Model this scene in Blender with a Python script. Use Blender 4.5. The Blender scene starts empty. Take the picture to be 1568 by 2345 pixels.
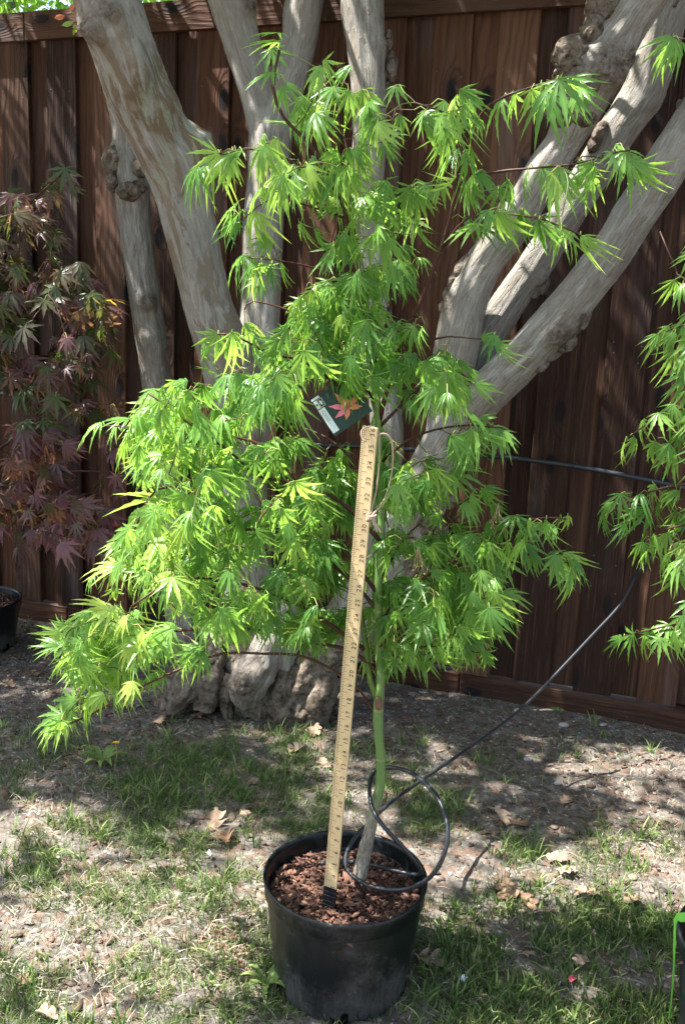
import bpy, math, random
import numpy as np
from mathutils import Vector, Matrix, noise as mn
from math import sin, cos, pi, radians, sqrt, atan2
random.seed(7); RNG = np.random.default_rng(11)
scene = bpy.context.scene
# ------------------------------------------------------------------ camera
TH = radians(11.97); RO = radians(2.49); H = 1.215
FD = 2151.5; CX, CY = 784.0, 1172.5          # focal length / centre in 1568x2345 photo pixels
F = np.array([0, cos(TH), -sin(TH)]); _R = np.array([1, 0, 0.]); _U = np.array([0, sin(TH), cos(TH)])
RC = cos(RO)*_R + sin(RO)*_U; UC = -sin(RO)*_R + cos(RO)*_U
CAM = np.array([0, 0, H])
cd = bpy.data.cameras.new('camera'); cam = bpy.data.objects.new('camera', cd); scene.collection.objects.link(cam)
M = Matrix(((RC[0], UC[0], -F[0], 0), (RC[1], UC[1], -F[1], 0), (RC[2], UC[2], -F[2], H), (0, 0, 0, 1)))
cam.matrix_world = M
cd.sensor_fit = 'VERTICAL'; cd.sensor_height = 36; cd.lens = FD/2345*36
cd.clip_start = .05; cd.clip_end = 500
scene.camera = cam
# ------------------------------------------------------------------ light
EL = radians(60); SH = np.array([-1.0, -0.02]); SH /= np.linalg.norm(SH)
SUN = np.array([SH[0]*cos(EL), SH[1]*cos(EL), sin(EL)])
w = bpy.data.worlds.new("World"); scene.world = w; w.use_nodes = True
nt = w.node_tree; bg = nt.nodes['Background']; sky = nt.nodes.new('ShaderNodeTexSky')
sky.sky_type = 'NISHITA'; sky.sun_disc = False; sky.sun_elevation = EL; sky.sun_rotation = atan2(SUN[0], SUN[1])
sky.dust_density = 1.5
hs = nt.nodes.new('ShaderNodeHueSaturation'); hs.inputs['Saturation'].default_value = .8; nt.links.new(sky.outputs[0], hs.inputs['Color']); nt.links.new(hs.outputs[0], bg.inputs[0]); bg.inputs[1].default_value = 0.092
sl = bpy.data.lights.new('sun', 'SUN'); sl.energy = 5.0; sl.angle = radians(.53); sl.color = (1, .97, .93)
so = bpy.data.objects.new('sun', sl); scene.collection.objects.link(so)
so.rotation_mode = 'QUATERNION'; so.rotation_quaternion = Vector(SUN).to_track_quat('Z', 'Y'); so.location = (-6, 0, 9)
scene.view_settings.view_transform = 'Standard'; scene.view_settings.look = 'None'
scene.view_settings.exposure = 2.2; scene.view_settings.gamma = 1
scene.render.engine = 'CYCLES'; scene.cycles.max_bounces = 7; scene.cycles.transparent_max_bounces = 4
# ------------------------------------------------------------------ helpers
COL = scene.collection
def ray(x, y): return F + RC*((x-CX)/FD) - UC*((y-CY)/FD)
def W(x, y, Y):
    d = ray(x, y); return CAM + d*(Y/d[1])
def G(x, y, z=0.0):
    d = ray(x, y); return CAM + d*((z-H)/d[2])
def depth(p): return float((np.asarray(p)-CAM) @ F)
def proj(P):
    P = np.atleast_2d(P)-CAM; Z = P@F
    return CX+FD*(P@RC)/Z, CY-FD*(P@UC)/Z, Z
def norm(a):
    a = np.asarray(a, float); return a/np.maximum(np.linalg.norm(a, axis=-1, keepdims=True), 1e-9)
def tag(o, label=None, cat=None, group=None, kind=None):
    for k, v in (('label', label), ('category', cat), ('group', group), ('kind', kind)):
        if v: o[k] = v
    return o
def empty(name, loc, label, cat, group=None):
    o = bpy.data.objects.new(name, None); COL.objects.link(o); o.location = [float(v) for v in loc]; o.empty_display_size = .05
    return tag(o, label, cat, group)
class MB:
    """collects polygons of any size as numpy blocks"""
    def __init__(s): s.v = []; s.f = []; s.n = 0; s.a = {}; s.mi = []
    def add(s, v, f, mi=0, **attrs):
        v = np.asarray(v, float).reshape(-1, 3); f = np.asarray(f, int)
        s.v.append(v); s.f.append(f+s.n); s.mi.append(np.full(len(f), mi)); 
        for k, a in attrs.items(): s.a.setdefault(k, []).append((s.n, np.asarray(a, float)*np.ones(len(v)) if np.ndim(a) < 2 else np.asarray(a, float)))
        s.n += len(v)
    def build(s, name, mats, parent=None, smooth=True, world=True):
        V = np.concatenate(s.v); me = bpy.data.meshes.new(name)
        me.vertices.add(len(V)); me.vertices.foreach_set('co', V.ravel().astype(np.float32))
        loops = np.concatenate([f.ravel() for f in s.f]); tot = np.concatenate([np.full(len(f), f.shape[1]) for f in s.f])
        st = np.concatenate([[0], np.cumsum(tot)[:-1]])
        me.loops.add(len(loops)); me.loops.foreach_set('vertex_index', loops.astype(np.int32))
        me.polygons.add(len(tot)); me.polygons.foreach_set('loop_start', st.astype(np.int32))
        me.polygons.foreach_set('material_index', np.concatenate(s.mi).astype(np.int32))
        me.polygons.foreach_set('use_smooth', np.full(len(tot), smooth))
        me.update(calc_edges=True)
        for k, lst in s.a.items():
            vec = lst[0][1].ndim == 2
            A = np.zeros((len(V), 3) if vec else len(V), np.float32)
            for n0, a in lst: A[n0:n0+len(a)] = a
            at = me.attributes.new(k, 'FLOAT_VECTOR' if vec else 'FLOAT', 'POINT')
            at.data.foreach_set('vector' if vec else 'value', A.ravel())
        for m in (mats if isinstance(mats, (list, tuple)) else [mats]): me.materials.append(m)
        o = bpy.data.objects.new(name, me); COL.objects.link(o)
        if parent is not None:
            o.parent = parent
            if world: o.matrix_parent_inverse = Matrix.Translation(parent.location).inverted() if parent.parent is None else Matrix.Identity(4)
        return o
def recenter(o):
    """origin of a single-mesh thing at the middle of its base"""
    me = o.data; n = len(me.vertices); c = np.empty(n*3, np.float32); me.vertices.foreach_get('co', c); c = c.reshape(-1, 3)
    b = (c.min(0)+c.max(0))/2; b[2] = c[:, 2].min(); me.vertices.foreach_set('co', (c-b).ravel()); o.location = [float(v) for v in b]; me.update(); return o
def boxv(lo, hi):
    x0, y0, z0 = lo; x1, y1, z1 = hi
    v = [(x0,y0,z0),(x1,y0,z0),(x1,y1,z0),(x0,y1,z0),(x0,y0,z1),(x1,y0,z1),(x1,y1,z1),(x0,y1,z1)]
    f = [(0,3,2,1),(4,5,6,7),(0,1,5,4),(1,2,6,5),(2,3,7,6),(3,0,4,7)]
    return np.array(v), np.array(f)
def spline(pts, step):
    """Catmull-Rom through rows of pts (xyz + extras), resampled about every step metres"""
    P = np.asarray(pts, float); P = np.vstack([2*P[0]-P[1], P, 2*P[-1]-P[-2]]); out = []
    for i in range(1, len(P)-2):
        L = np.linalg.norm(P[i+1][:3]-P[i][:3]); n = max(2, int(L/step))
        for t in np.arange(n)/n:
            a, b, c, d = P[i-1], P[i], P[i+1], P[i+2]
            out.append(.5*((2*b)+(c-a)*t+(2*a-5*b+4*c-d)*t*t+(3*b-a-3*c+d)*t**3))
    out.append(P[-2]); return np.array(out)
def frames(C):
    T = norm(np.gradient(C, axis=0)); a = np.cross(T[0], [0, 0, 1.]); 
    if np.linalg.norm(a) < .1: a = np.cross(T[0], [1., 0, 0])
    A = [norm(a)]
    for i in range(1, len(C)):
        a = A[-1]-T[i]*(A[-1]@T[i]); A.append(norm(a))
    A = np.array(A); return T, A, np.cross(T, A)
def tube(mb, P, r, n=10, cap=True, mi=0, **at):
    P = np.asarray(P, float); r = np.ones(len(P))*r; T, A, B = frames(P); th = np.arange(n)*2*pi/n
    V = P[:, None]+r[:, None, None]*(A[:, None]*np.cos(th)[None, :, None]+B[:, None]*np.sin(th)[None, :, None])
    m = len(P); i = np.arange(m-1)[:, None]*n; j = np.arange(n)[None]; k = (j+1) % n
    f = np.stack([i+j, i+k, i+n+k, i+n+j], -1).reshape(-1, 4)
    s = np.concatenate([[0], np.cumsum(np.linalg.norm(np.diff(P, axis=0), axis=1))])
    tc = np.stack([np.broadcast_to(np.cos(th)[None]*r[:, None], (m, n)), np.broadcast_to(np.sin(th)[None]*r[:, None], (m, n)), np.broadcast_to(s[:, None], (m, n))], -1).reshape(-1, 3)
    base = mb.n
    mb.add(V.reshape(-1, 3), f, mi, tc=tc, **at)
    if cap:
        for e, o in ((0, 1), (m-1, -1)):
            ring = np.arange(n)+e*n; c = mb.n
            mb.add([P[e]], np.zeros((0, 3), int), mi, tc=[[0, 0, s[e]]], **at)
            fr = np.stack([np.full(n, c), ring[(np.arange(n)+(o > 0)) % n]+base, ring[(np.arange(n)+(o < 0)) % n]+base], -1)
            mb.f.append(fr); mb.mi.append(np.full(n, mi))
def nz(P, s, seed=0.0):
    off = Vector((seed*13.1, seed*7.7, seed*3.3)); return np.array([mn.noise(Vector(p)*s+off) for p in P])
def fbm(P, s, o=4, seed=0.0):
    off = Vector((seed*13.1, seed*7.7, seed*3.3)); return np.array([mn.fractal(Vector(p)*s+off, 1.0, 2.0, o) for p in P])
# ------------------------------------------------------------------ materials
class MT:
    def __init__(s, name, rough=.8, spec=.3):
        s.m = bpy.data.materials.new(name); s.m.use_nodes = True; s.t = s.m.node_tree; s.p = s.t.nodes['Principled BSDF']
        s.p.inputs['Roughness'].default_value = rough; s.p.inputs['Specular IOR Level'].default_value = spec
    def n(s, ty, **kw):
        nd = s.t.nodes.new(ty)
        for k, v in kw.items():
            if hasattr(nd, k): setattr(nd, k, v)
            else: s.set(nd.inputs[k.replace('_', ' ')], v)
        return nd
    def set(s, inp, v):
        if isinstance(v, bpy.types.NodeSocket): s.t.links.new(v, inp)
        else: inp.default_value = v
    def attr(s, name): return s.n('ShaderNodeAttribute', attribute_name=name)
    def obj(s): return s.n('ShaderNodeTexCoord').outputs['Object']
    def map(s, v, sc=(1, 1, 1), loc=None):
        nd = s.n('ShaderNodeMapping'); s.set(nd.inputs['Vector'], v); nd.inputs['Scale'].default_value = sc
        if loc is not None: s.set(nd.inputs['Location'], loc)
        return nd.outputs[0]
    def noise(s, v, scale, detail=4, rough=.55, dist=0):
        nd = s.n('ShaderNodeTexNoise'); s.set(nd.inputs['Vector'], v); nd.inputs['Scale'].default_value = scale
        nd.inputs['Detail'].default_value = detail; nd.inputs['Roughness'].default_value = rough; nd.inputs['Distortion'].default_value = dist
        return nd.outputs['Fac']
    def vor(s, v, scale, feat='F1', out='Distance'):
        nd = s.n('ShaderNodeTexVoronoi', feature=feat); s.set(nd.inputs['Vector'], v); nd.inputs['Scale'].default_value = scale
        return nd.outputs[out]
    def ramp(s, fac, stops, interp='LINEAR'):
        nd = s.n('ShaderNodeValToRGB'); s.set(nd.inputs[0], fac); r = nd.color_ramp; r.interpolation = interp
        while len(r.elements) < len(stops): r.elements.new(.5)
        for e, (p, c) in zip(r.elements, stops):
            e.position = p; e.color = (*c, 1) if len(c) == 3 else c
        return nd.outputs[0]
    def rampf(s, fac, a, b, lo=0., hi=1.):
        nd = s.n('ShaderNodeMapRange', interpolation_type='SMOOTHSTEP'); s.set(nd.inputs[0], fac)
        for i, v in zip((1, 2, 3, 4), (a, b, lo, hi)): nd.inputs[i].default_value = v
        return nd.outputs[0]
    def math(s, op, a, b=0.0, c=None):
        nd = s.n('ShaderNodeMath', operation=op); s.set(nd.inputs[0], a); s.set(nd.inputs[1], b)
        if c is not None: s.set(nd.inputs[2], c)
        return nd.outputs[0]
    def mix(s, fac, a, b, mode='MIX'):
        nd = s.n('ShaderNodeMix', data_type='RGBA', blend_type=mode); s.set(nd.inputs[0], fac)
        for i, v in ((6, a), (7, b)): s.set(nd.inputs[i], (*v, 1) if isinstance(v, tuple) and len(v) == 3 else v)
        return nd.outputs[2]
    def color(s, c): s.set(s.p.inputs['Base Color'], (*c, 1) if isinstance(c, tuple) and len(c) == 3 else c); return s
    def bump(s, h, strength=.5, dist=.01):
        nd = s.n('ShaderNodeBump'); nd.inputs['Strength'].default_value = strength; nd.inputs['Distance'].default_value = dist
        s.set(nd.inputs['Height'], h); s.set(s.p.inputs['Normal'], nd.outputs[0]); return s
    def leafy(s, col, tcol, amt=.45):
        tr = s.n('ShaderNodeBsdfTranslucent'); s.set(tr.inputs[0], tcol); mx = s.n('ShaderNodeMixShader'); mx.inputs[0].default_value = amt
        s.color(col); out = s.t.nodes['Material Output']
        s.t.links.new(s.p.outputs[0], mx.inputs[1]); s.t.links.new(tr.outputs[0], mx.inputs[2]); s.t.links.new(mx.outputs[0], out.inputs[0]); return s
def flat(name, c, rough=.7, spec=.3, var=.15):
    m = MT(name, rough, spec); n = m.noise(m.obj(), 40, 3)
    m.color(m.mix(n, tuple(x*(1-var) for x in c), tuple(min(1, x*(1+var)) for x in c))); return m.m
def mat_fence(name='stained_wood', lying=False):
    m = MT(name, .7, .15); o = m.obj()
    if lying:
        sp_ = m.n('ShaderNodeSeparateXYZ'); m.set(sp_.inputs[0], o); cb_ = m.n('ShaderNodeCombineXYZ'); m.set(cb_.inputs[0], sp_.outputs[2]); m.set(cb_.inputs[1], sp_.outputs[1]); m.set(cb_.inputs[2], sp_.outputs[0]); o = cb_.outputs[0]
    a_dummy = 0; a = m.attr('rnd').outputs['Fac']
    off = m.n('ShaderNodeCombineXYZ'); m.set(off.inputs[0], m.math('MULTIPLY', a, 37.)); m.set(off.inputs[2], m.math('MULTIPLY', a, 11.))
    v = m.n('ShaderNodeVectorMath', operation='ADD'); m.set(v.inputs[0], o); m.set(v.inputs[1], off.outputs[0]); v = v.outputs[0]
    # knots
    sk_ = m.n('ShaderNodeSeparateXYZ'); m.set(sk_.inputs[0], v); kc_ = m.n('ShaderNodeCombineXYZ'); m.set(kc_.inputs[0], m.math('MULTIPLY', sk_.outputs[0], 8.)); m.set(kc_.inputs[1], m.math('MULTIPLY', sk_.outputs[2], 3.6)); kv = kc_.outputs[0]; vo = m.n('ShaderNodeTexVoronoi', feature='F1', voronoi_dimensions='2D'); m.set(vo.inputs['Vector'], kv); vo.inputs['Scale'].default_value = 1; vo.inputs['Randomness'].default_value = 1
    kd = vo.outputs['Distance']; pick = m.math('GREATER_THAN', m.n('ShaderNodeSeparateColor', Color=vo.outputs['Color']).outputs[0], .40)
    knot = m.math('MULTIPLY', m.rampf(kd, .15, .09), pick)
    halo = m.math('MULTIPLY', m.rampf(kd, .36, .06), pick)
    # grain lines bending round knots
    warp = m.noise(m.map(v, (3, 1, .9)), 1.6, 3); g0 = m.map(v, (1, 1, .05))
    sx = m.n('ShaderNodeSeparateXYZ'); m.set(sx.inputs[0], v)
    ph = m.math('ADD', m.math('MULTIPLY', sx.outputs[0], 85.), m.math('MULTIPLY', warp, 14.)); ph = m.math('ADD', ph, m.math('MULTIPLY', halo, 4.5))
    ph = m.math('ADD', ph, m.math('MULTIPLY', m.noise(m.map(v, (30, 1, 1.2)), 1, 3), 3.))
    ring = m.math('FRACT', m.math('ABSOLUTE', ph)); ring = m.rampf(m.math('PINGPONG', ph, 1.), 0.25, 1.0)
    fine = m.noise(m.map(v, (230, 1, 5)), 1, 4, .7); streak = m.noise(m.map(v, (26, 1, .8)), 1, 4, .6)
    base = m.ramp(a, [(0, (.022, .011, .007)), (.2, (.070, .032, .017)), (.4, (.115, .052, .028)), (.55, (.032, .018, .012)), (.7, (.090, .039, .020)), (.85, (.048, .030, .022)), (1, (.140, .068, .037))])
    c = m.mix(m.math('MULTIPLY', ring, .5), base, (.03, .013, .010)); c = m.mix(m.rampf(streak, .50, .78, 0, .7), c, (.155, .078, .048))
    c = m.mix(m.rampf(streak, .42, .25, 0, .8), c, (.022, .011, .009)); c = m.mix(m.rampf(fine, .52, .72, 0, .5), c, (.17, .09, .06))
    c = m.mix(m.math('MULTIPLY', halo, .5), c, (.03, .014, .011)); c = m.mix(knot, c, (.012, .009, .009))
    grey = m.noise(m.map(v, (4, 1, 1.2)), 1.3, 3); c = m.mix(m.rampf(grey, .52, .75, 0, .5), c, (.13, .105, .10))
    m.color(c); h = m.math('ADD', m.math('MULTIPLY', fine, .7), m.math('MULTIPLY', ring, .4)); m.bump(h, .8, .003)
    return m.m
def mat_bark():
    m = MT('smooth_bark', .6, .25); tc = m.attr('tc').outputs['Vector']; bu = m.attr('burl').outputs['Fac']; o = m.obj()
    p1 = m.noise(m.map(tc, (24, 24, 5)), 1, 5, .6, 1.4); p2 = m.noise(m.map(tc, (48, 48, 8.0), (5, 3, 1)), 1, 5, .65, 1.2); fs = m.noise(m.map(tc, (190, 190, 20)), 1, 6, .75)
    big = m.noise(o, 2.2, 2)
    c = m.ramp(fs, [(.34, (.12, .105, .086)), (.5, (.225, .208, .180)), (.68, (.34, .322, .29))])
    olive = m.attr('olive').outputs['Fac']; c = m.mix(m.math('MULTIPLY', m.rampf(p1, .47, .53), m.math('MULTIPLY_ADD', olive, .65, .24)), c, (.135, .092, .050)); c = m.mix(m.math('MULTIPLY', m.rampf(p2, .55, .60), m.math('MULTIPLY_ADD', olive, .8, .15)), c, (.215, .23, .165))
    c = m.mix(m.rampf(p2, .40, .34, 0, .35), c, (.15, .12, .085)); c = m.mix(m.rampf(big, .45, .7, 0, .35), c, (.30, .275, .24))
    pt = m.noise(o, 7, 3, .6); c = m.mix(m.rampf(pt, .55, .62, 0, .3), c, (.35, .33, .295)); c = m.mix(m.rampf(m.vor(tc, 70), .12, .05, 0, .6), c, (.09, .07, .05)); c = m.mix(m.rampf(m.noise(o, 260, 3, .7), .58, .72, 0, .5), c, (.12, .10, .08))
    rb = m.noise(o, 70, 5, .7); rough = m.ramp(rb, [(.32, (.035, .024, .017)), (.48, (.135, .105, .078)), (.62, (.22, .185, .15)), (.8, (.33, .30, .26))])
    c = m.mix(bu, c, rough); m.color(c)
    h = m.math('ADD', m.math('MULTIPLY', fs, .8), m.math('MULTIPLY', m.rampf(p1, .48, .55), .5)); h = m.math('ADD', h, m.math('MULTIPLY', m.math('MULTIPLY', rb, bu), 5.))
    h = m.math('ADD', h, m.math('MULTIPLY', m.noise(o, 260, 3, .7), .35)); m.bump(h, .7, .005); return m.m
def mat_rough_bark():
    m = MT('gnarled_bark', .8, .2); o = m.obj(); n = m.noise(o, 42, 6, .7, .8); v = m.vor(o, 60)
    c = m.ramp(n, [(.34, (.022, .015, .010)), (.47, (.105, .08, .057)), (.62, (.17, .138, .108)), (.82, (.31, .28, .24))]); m.color(c)
    m.bump(m.math('ADD', n, m.math('MULTIPLY', v, .6)), .9, .008); return m.m
def mat_leaf(name, stops, tstops, amt=.45, rough=.45):
    m = MT(name, rough, .32); a = m.attr('rnd').outputs['Fac']; s = m.attr('along').outputs['Fac']; o = m.obj()
    n = m.noise(o, 60, 2); c = m.ramp(a, stops); t = m.ramp(a, tstops)
    c = m.mix(m.rampf(n, .3, .7, 0, .25), c, tuple(x*.6 for x in stops[0][1]))
    mid = m.attr('mid').outputs['Fac']; c = m.mix(m.math('MULTIPLY', m.rampf(mid, .93, 1.0), .35), c, tuple(min(1, x*1.8+.03) for x in stops[-1][1]))
    m.leafy(c, t, amt); return m.m
def mat_plastic():
    m = MT('black_plastic', .42, .3); o = m.obj()
    v = m.noise(m.map(o, (26, 26, 3)), 1, 5, .7, .6); d = m.noise(o, 9, 5, .65); g = m.noise(o, 160, 3, .7)
    sz = m.n('ShaderNodeSeparateXYZ'); m.set(sz.inputs[0], o); low = m.rampf(sz.outputs[2], .12, 0., 0, .26)
    dust = m.math('MULTIPLY', m.rampf(m.math('ADD', m.math('ADD', d, m.math('MULTIPLY', g, .25)), low), .60, 1.0, 0, .62), m.rampf(v, .3, .65, .3, 1))
    m.color(m.mix(dust, (.0042, .0068, .0082), (.10, .095, .085))); m.set(m.p.inputs['Roughness'], m.rampf(dust, 0, .4, .33, .8))
    spk = m.rampf(m.vor(o, 130), .13, .08, 0, .4); m.color(m.mix(m.math('MULTIPLY', spk, m.rampf(d, .5, .65)), m.mix(dust, (.0042, .0068, .0082), (.10, .095, .085)), (.3, .28, .25)))
    m.bump(g, .12, .002); return m.m
def mat_ground():
    m = MT('bare_soil', .95, .1); o = m.obj(); n1 = m.noise(o, 3.2, 5, .6); n2 = m.noise(o, 38, 6, .72); v = m.vor(o, 95, out='Color'); vd = m.vor(o, 95)
    c = m.ramp(n2, [(.28, (.050, .043, .037)), (.5, (.128, .112, .096)), (.72, (.245, .222, .195))]); c = m.mix(m.rampf(n1, .42, .62, 0, .4), c, (.18, .152, .122))
    sc = m.n('ShaderNodeSeparateColor', Color=v); peb = m.math('MULTIPLY', m.math('GREATER_THAN', sc.outputs[0], .9), m.rampf(vd, .5, .3)); c = m.mix(peb, c, (.36, .32, .28))
    v2 = m.vor(o, 46, out='Color'); s2 = m.n('ShaderNodeSeparateColor', Color=v2); c = m.mix(m.math('MULTIPLY', m.math('GREATER_THAN', s2.outputs[1], .72), .5), c, (.15, .085, .055))
    m.color(c); m.bump(m.math('ADD', n2, m.math('MULTIPLY', vd, -.35)), .9, .012); return m.m
def mat_rnd(name, stops, rough=.85, var=30, spec=.2, trans=0):
    m = MT(name, rough, spec); c = m.ramp(m.attr('rnd').outputs['Fac'], stops); n = m.noise(m.obj(), var, 4, .6)
    c = m.mix(m.rampf(n, .35, .75, 0, .4), c, tuple(x*.45 for x in stops[0][1])); m.color(c)
    if trans: m.leafy(c, c, trans)
    return m.m
MF = mat_fence(); MFL = mat_fence('lying_stained_wood', True); MBK = mat_bark(); MRB = mat_rough_bark(); MPL = mat_plastic(); MGR = mat_ground()
MLG = mat_leaf('green_maple_leaf', [(0, (.045, .125, .027)), (.3, (.115, .25, .05)), (.65, (.20, .36, .08)), (.88, (.29, .43, .085)), (1, (.45, .52, .12))],
               [(0, (.22, .46, .06)), (.6, (.42, .68, .09)), (1, (.72, .88, .15))], .47, .30)
MLP = mat_leaf('bronze_maple_leaf', [(0, (.036, .065, .022)), (.25, (.065, .085, .036)), (.42, (.105, .052, .058)), (.72, (.16, .068, .088)), (.88, (.24, .12, .115)), (1, (.36, .20, .10))],
               [(0, (.14, .34, .04)), (.4, (.26, .20, .06)), (.75, (.50, .12, .09)), (1, (.85, .5, .05))], .36, .34)
MLC = mat_leaf('canopy_leaf', [(0, (.04, .12, .025)), (1, (.09, .20, .04))], [(0, (.12, .34, .04)), (1, (.25, .5, .06))], .3, .5)
MLB = mat_leaf('far_leaf', [(0, (.07, .22, .03)), (1, (.20, .42, .06))], [(0, (.3, .65, .08)), (1, (.6, .9, .15))], .5, .5)
MTW = mat_rnd('maple_twig', [(0, (.05, .018, .014)), (.5, (.075, .035, .02)), (1, (.10, .16, .03))], .5)
MPT = mat_rnd('petiole', [(0, (.16, .30, .06)), (1, (.30, .26, .08))], .5)
MGS = mat_rnd('grass_blade', [(0, (.055, .10, .028)), (.4, (.11, .18, .045)), (.72, (.19, .27, .075)), (1, (.38, .40, .17))], .6, 20, .25, .3)
MSTR = mat_rnd('dry_straw', [(0, (.20, .165, .11)), (.5, (.36, .31, .225)), (1, (.52, .47, .37))], .9)
MCH = mat_rnd('wood_litter', [(0, (.055, .038, .028)), (.4, (.12, .08, .058)), (.75, (.22, .165, .125)), (1, (.36, .29, .23))], .9)
MMU = mat_rnd('red_bark', [(0, (.04, .022, .016)), (.4, (.115, .058, .040)), (.8, (.22, .115, .08)), (1, (.40, .26, .19))], .9)
MOL = mat_rnd('dry_oak_leaf', [(0, (.17, .095, .055)), (.5, (.28, .18, .115)), (1, (.42, .31, .22))], .75, 45, .2, .15)
MST = mat_rnd('stone', [(0, (.16, .15, .13)), (1, (.38, .35, .31))], .9)
MHO = flat('rubber_hose', (.018, .021, .026), .38, .5, .3)
# ------------------------------------------------------------------ ground
def hgt(X, Y):
    P = np.stack([X.ravel(), Y.ravel(), np.zeros(X.size)], -1)
    return P
xs = np.concatenate([-np.geomspace(60, 2.4, 16), np.arange(-2.2, 2.2, .014), np.geomspace(2.4, 60, 16)])
ys = np.concatenate([-np.geomspace(40, .9, 12), np.arange(.8, 4.0, .014), np.geomspace(4.2, 80, 16)])
GX, GY = np.meshgrid(xs, ys); P = np.stack([GX.ravel(), GY.ravel(), 0*GX.ravel()], -1)
near = (abs(P[:, 0]) < 2.3) & (P[:, 1] > .7) & (P[:, 1] < 4.1); z = np.zeros(len(P))
z[near] = .012*nz(P[near], 3.) + .006*fbm(P[near], 16, 4, 1)
z -= .006
# a worn hollow of lumps round the tree, pot stands level
GZ = z.reshape(GX.shape); P[:, 2] = z
def gz(x, y):
    i = int(np.clip(np.searchsorted(xs, x), 1, len(xs)-1)); j = int(np.clip(np.searchsorted(ys, y), 1, len(ys)-1)); return float(GZ[j, i])
def gzv(x, y):
    i = np.clip(np.searchsorted(xs, x), 1, len(xs)-1); j = np.clip(np.searchsorted(ys, y), 1, len(ys)-1); return GZ[j, i]
nx, ny = len(xs), len(ys); ii = (np.arange(ny-1)[:, None]*nx+np.arange(nx-1)[None]).ravel()
mb = MB(); mb.add(P, np.stack([ii, ii+1, ii+nx+1, ii+nx], -1)); g = mb.build('ground', MGR); tag(g, 'bare grey brown garden soil with patches of grass', 'ground', kind='structure')
# ------------------------------------------------------------------ fence
FO = G(1122/1.0918, 1723.5/1.0918); FDR = np.array([.943431, -.331569, 0]); FN = np.array([-.331569, -.943431, 0])
FM = Matrix(((FDR[0], -FN[0], 0, FO[0]), (FDR[1], -FN[1], 0, FO[1]), (0, 0, 1, 0), (0, 0, 0, 1)))   # local x along, y away from camera, z up
def FP(x, y, off=0.):
    """point on the fence face (moved off metres towards the camera)"""
    d = ray(x, y); return CAM + d*(((FO+FN*off-CAM)@FN)/(d@FN))
fence = empty('wooden_fence', (FO[0], FO[1], 0), 'tall dark brown stained board fence behind the trees', 'fence')
fence.matrix_world = FM
def plank(mb, lo, hi, rnd, bev=.002):
    x0, y0, z0 = lo; x1, y1, z1 = hi; b = bev
    ring = [(x0+b, y0), (x1-b, y0), (x1, y0+b), (x1, y1), (x0, y1), (x0, y0+b)]
    v = [(x, y, zz) for zz in (z0, z1) for x, y in ring]
    f = [(i, (i+1) % 6, 6+(i+1) % 6, 6+i) for i in range(6)]
    n = mb.n; mb.add(v, np.array(f), 0, rnd=rnd); mb.f.append(np.array([[5, 4, 3, 2, 1, 0], [6, 7, 8, 9, 10, 11]])+n); mb.mi.append(np.zeros(2))
MNL = flat('old_nail', (.10, .09, .085), .5)
def fobj(mb, name):
    o = mb.build(name, [MF if name == 'board_panel' else MFL, MNL], None, smooth=False); o.parent = fence; return o
mb = MB(); u = .594-.195*17
random.seed(5)
while u < 3.2:
    j = random.uniform(-.004, .004); zb = .069+random.uniform(-.004, .004)
    plank(mb, (u+j, -.001, zb), (u+.117+j, .017, 2.15), random.random())
    c = u+.117+.039; plank(mb, (c-.058, .0185, zb+.003), (c+.058, .035, 2.15), random.random()*.75)
    u += .195
_boards = mb
mb = MB(); uc = [-3.6, -1.62, -.60, .30, 1.9, 3.5]
for a, b in zip(uc[:-1], uc[1:]): plank(mb, (a+.001, -.024, 2.079), (b-.001, -.0025, 2.168), random.random()*.4+.4, .003)
fobj(mb, 'top_trim')
mb = MB()
for a, b in zip([-3.6, -1.5, .035, 1.9], [-1.503, .032, 1.897, 3.5]): plank(mb, (a, -.008, -.03), (b, .036, .0635), random.random()*.3, .004)
kb = fobj(mb, 'kick_board')
mb = MB()
for zz in (.35, 1.1, 1.9): plank(mb, (-3.6, .037, zz), (3.5, .075, zz+.09), .4)
for uu in (-3.3, -1.3, .7, 2.7): plank(mb, (uu, .0765, -.2), (uu+.09, .165, 2.16), .3)
fobj(mb, 'rail_frame')
mb = _boards; random.seed(3); u = .594-.195*17
while u < 3.2:
    for zz in (.42, .5, 1.12, 1.16, 1.92):
        for dx in (.02, .095):
            th = np.arange(7)*2*pi/7; c = (u+dx+random.uniform(-.005, .005), -.0018, zz+random.uniform(-.02, .02))
            v = [(c[0]+.0022*cos(t), c[1], c[2]+.0022*sin(t)) for t in th]; mb.add(v, np.array([range(7)]), 1)
    u += .195
fobj(mb, 'board_panel')
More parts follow.
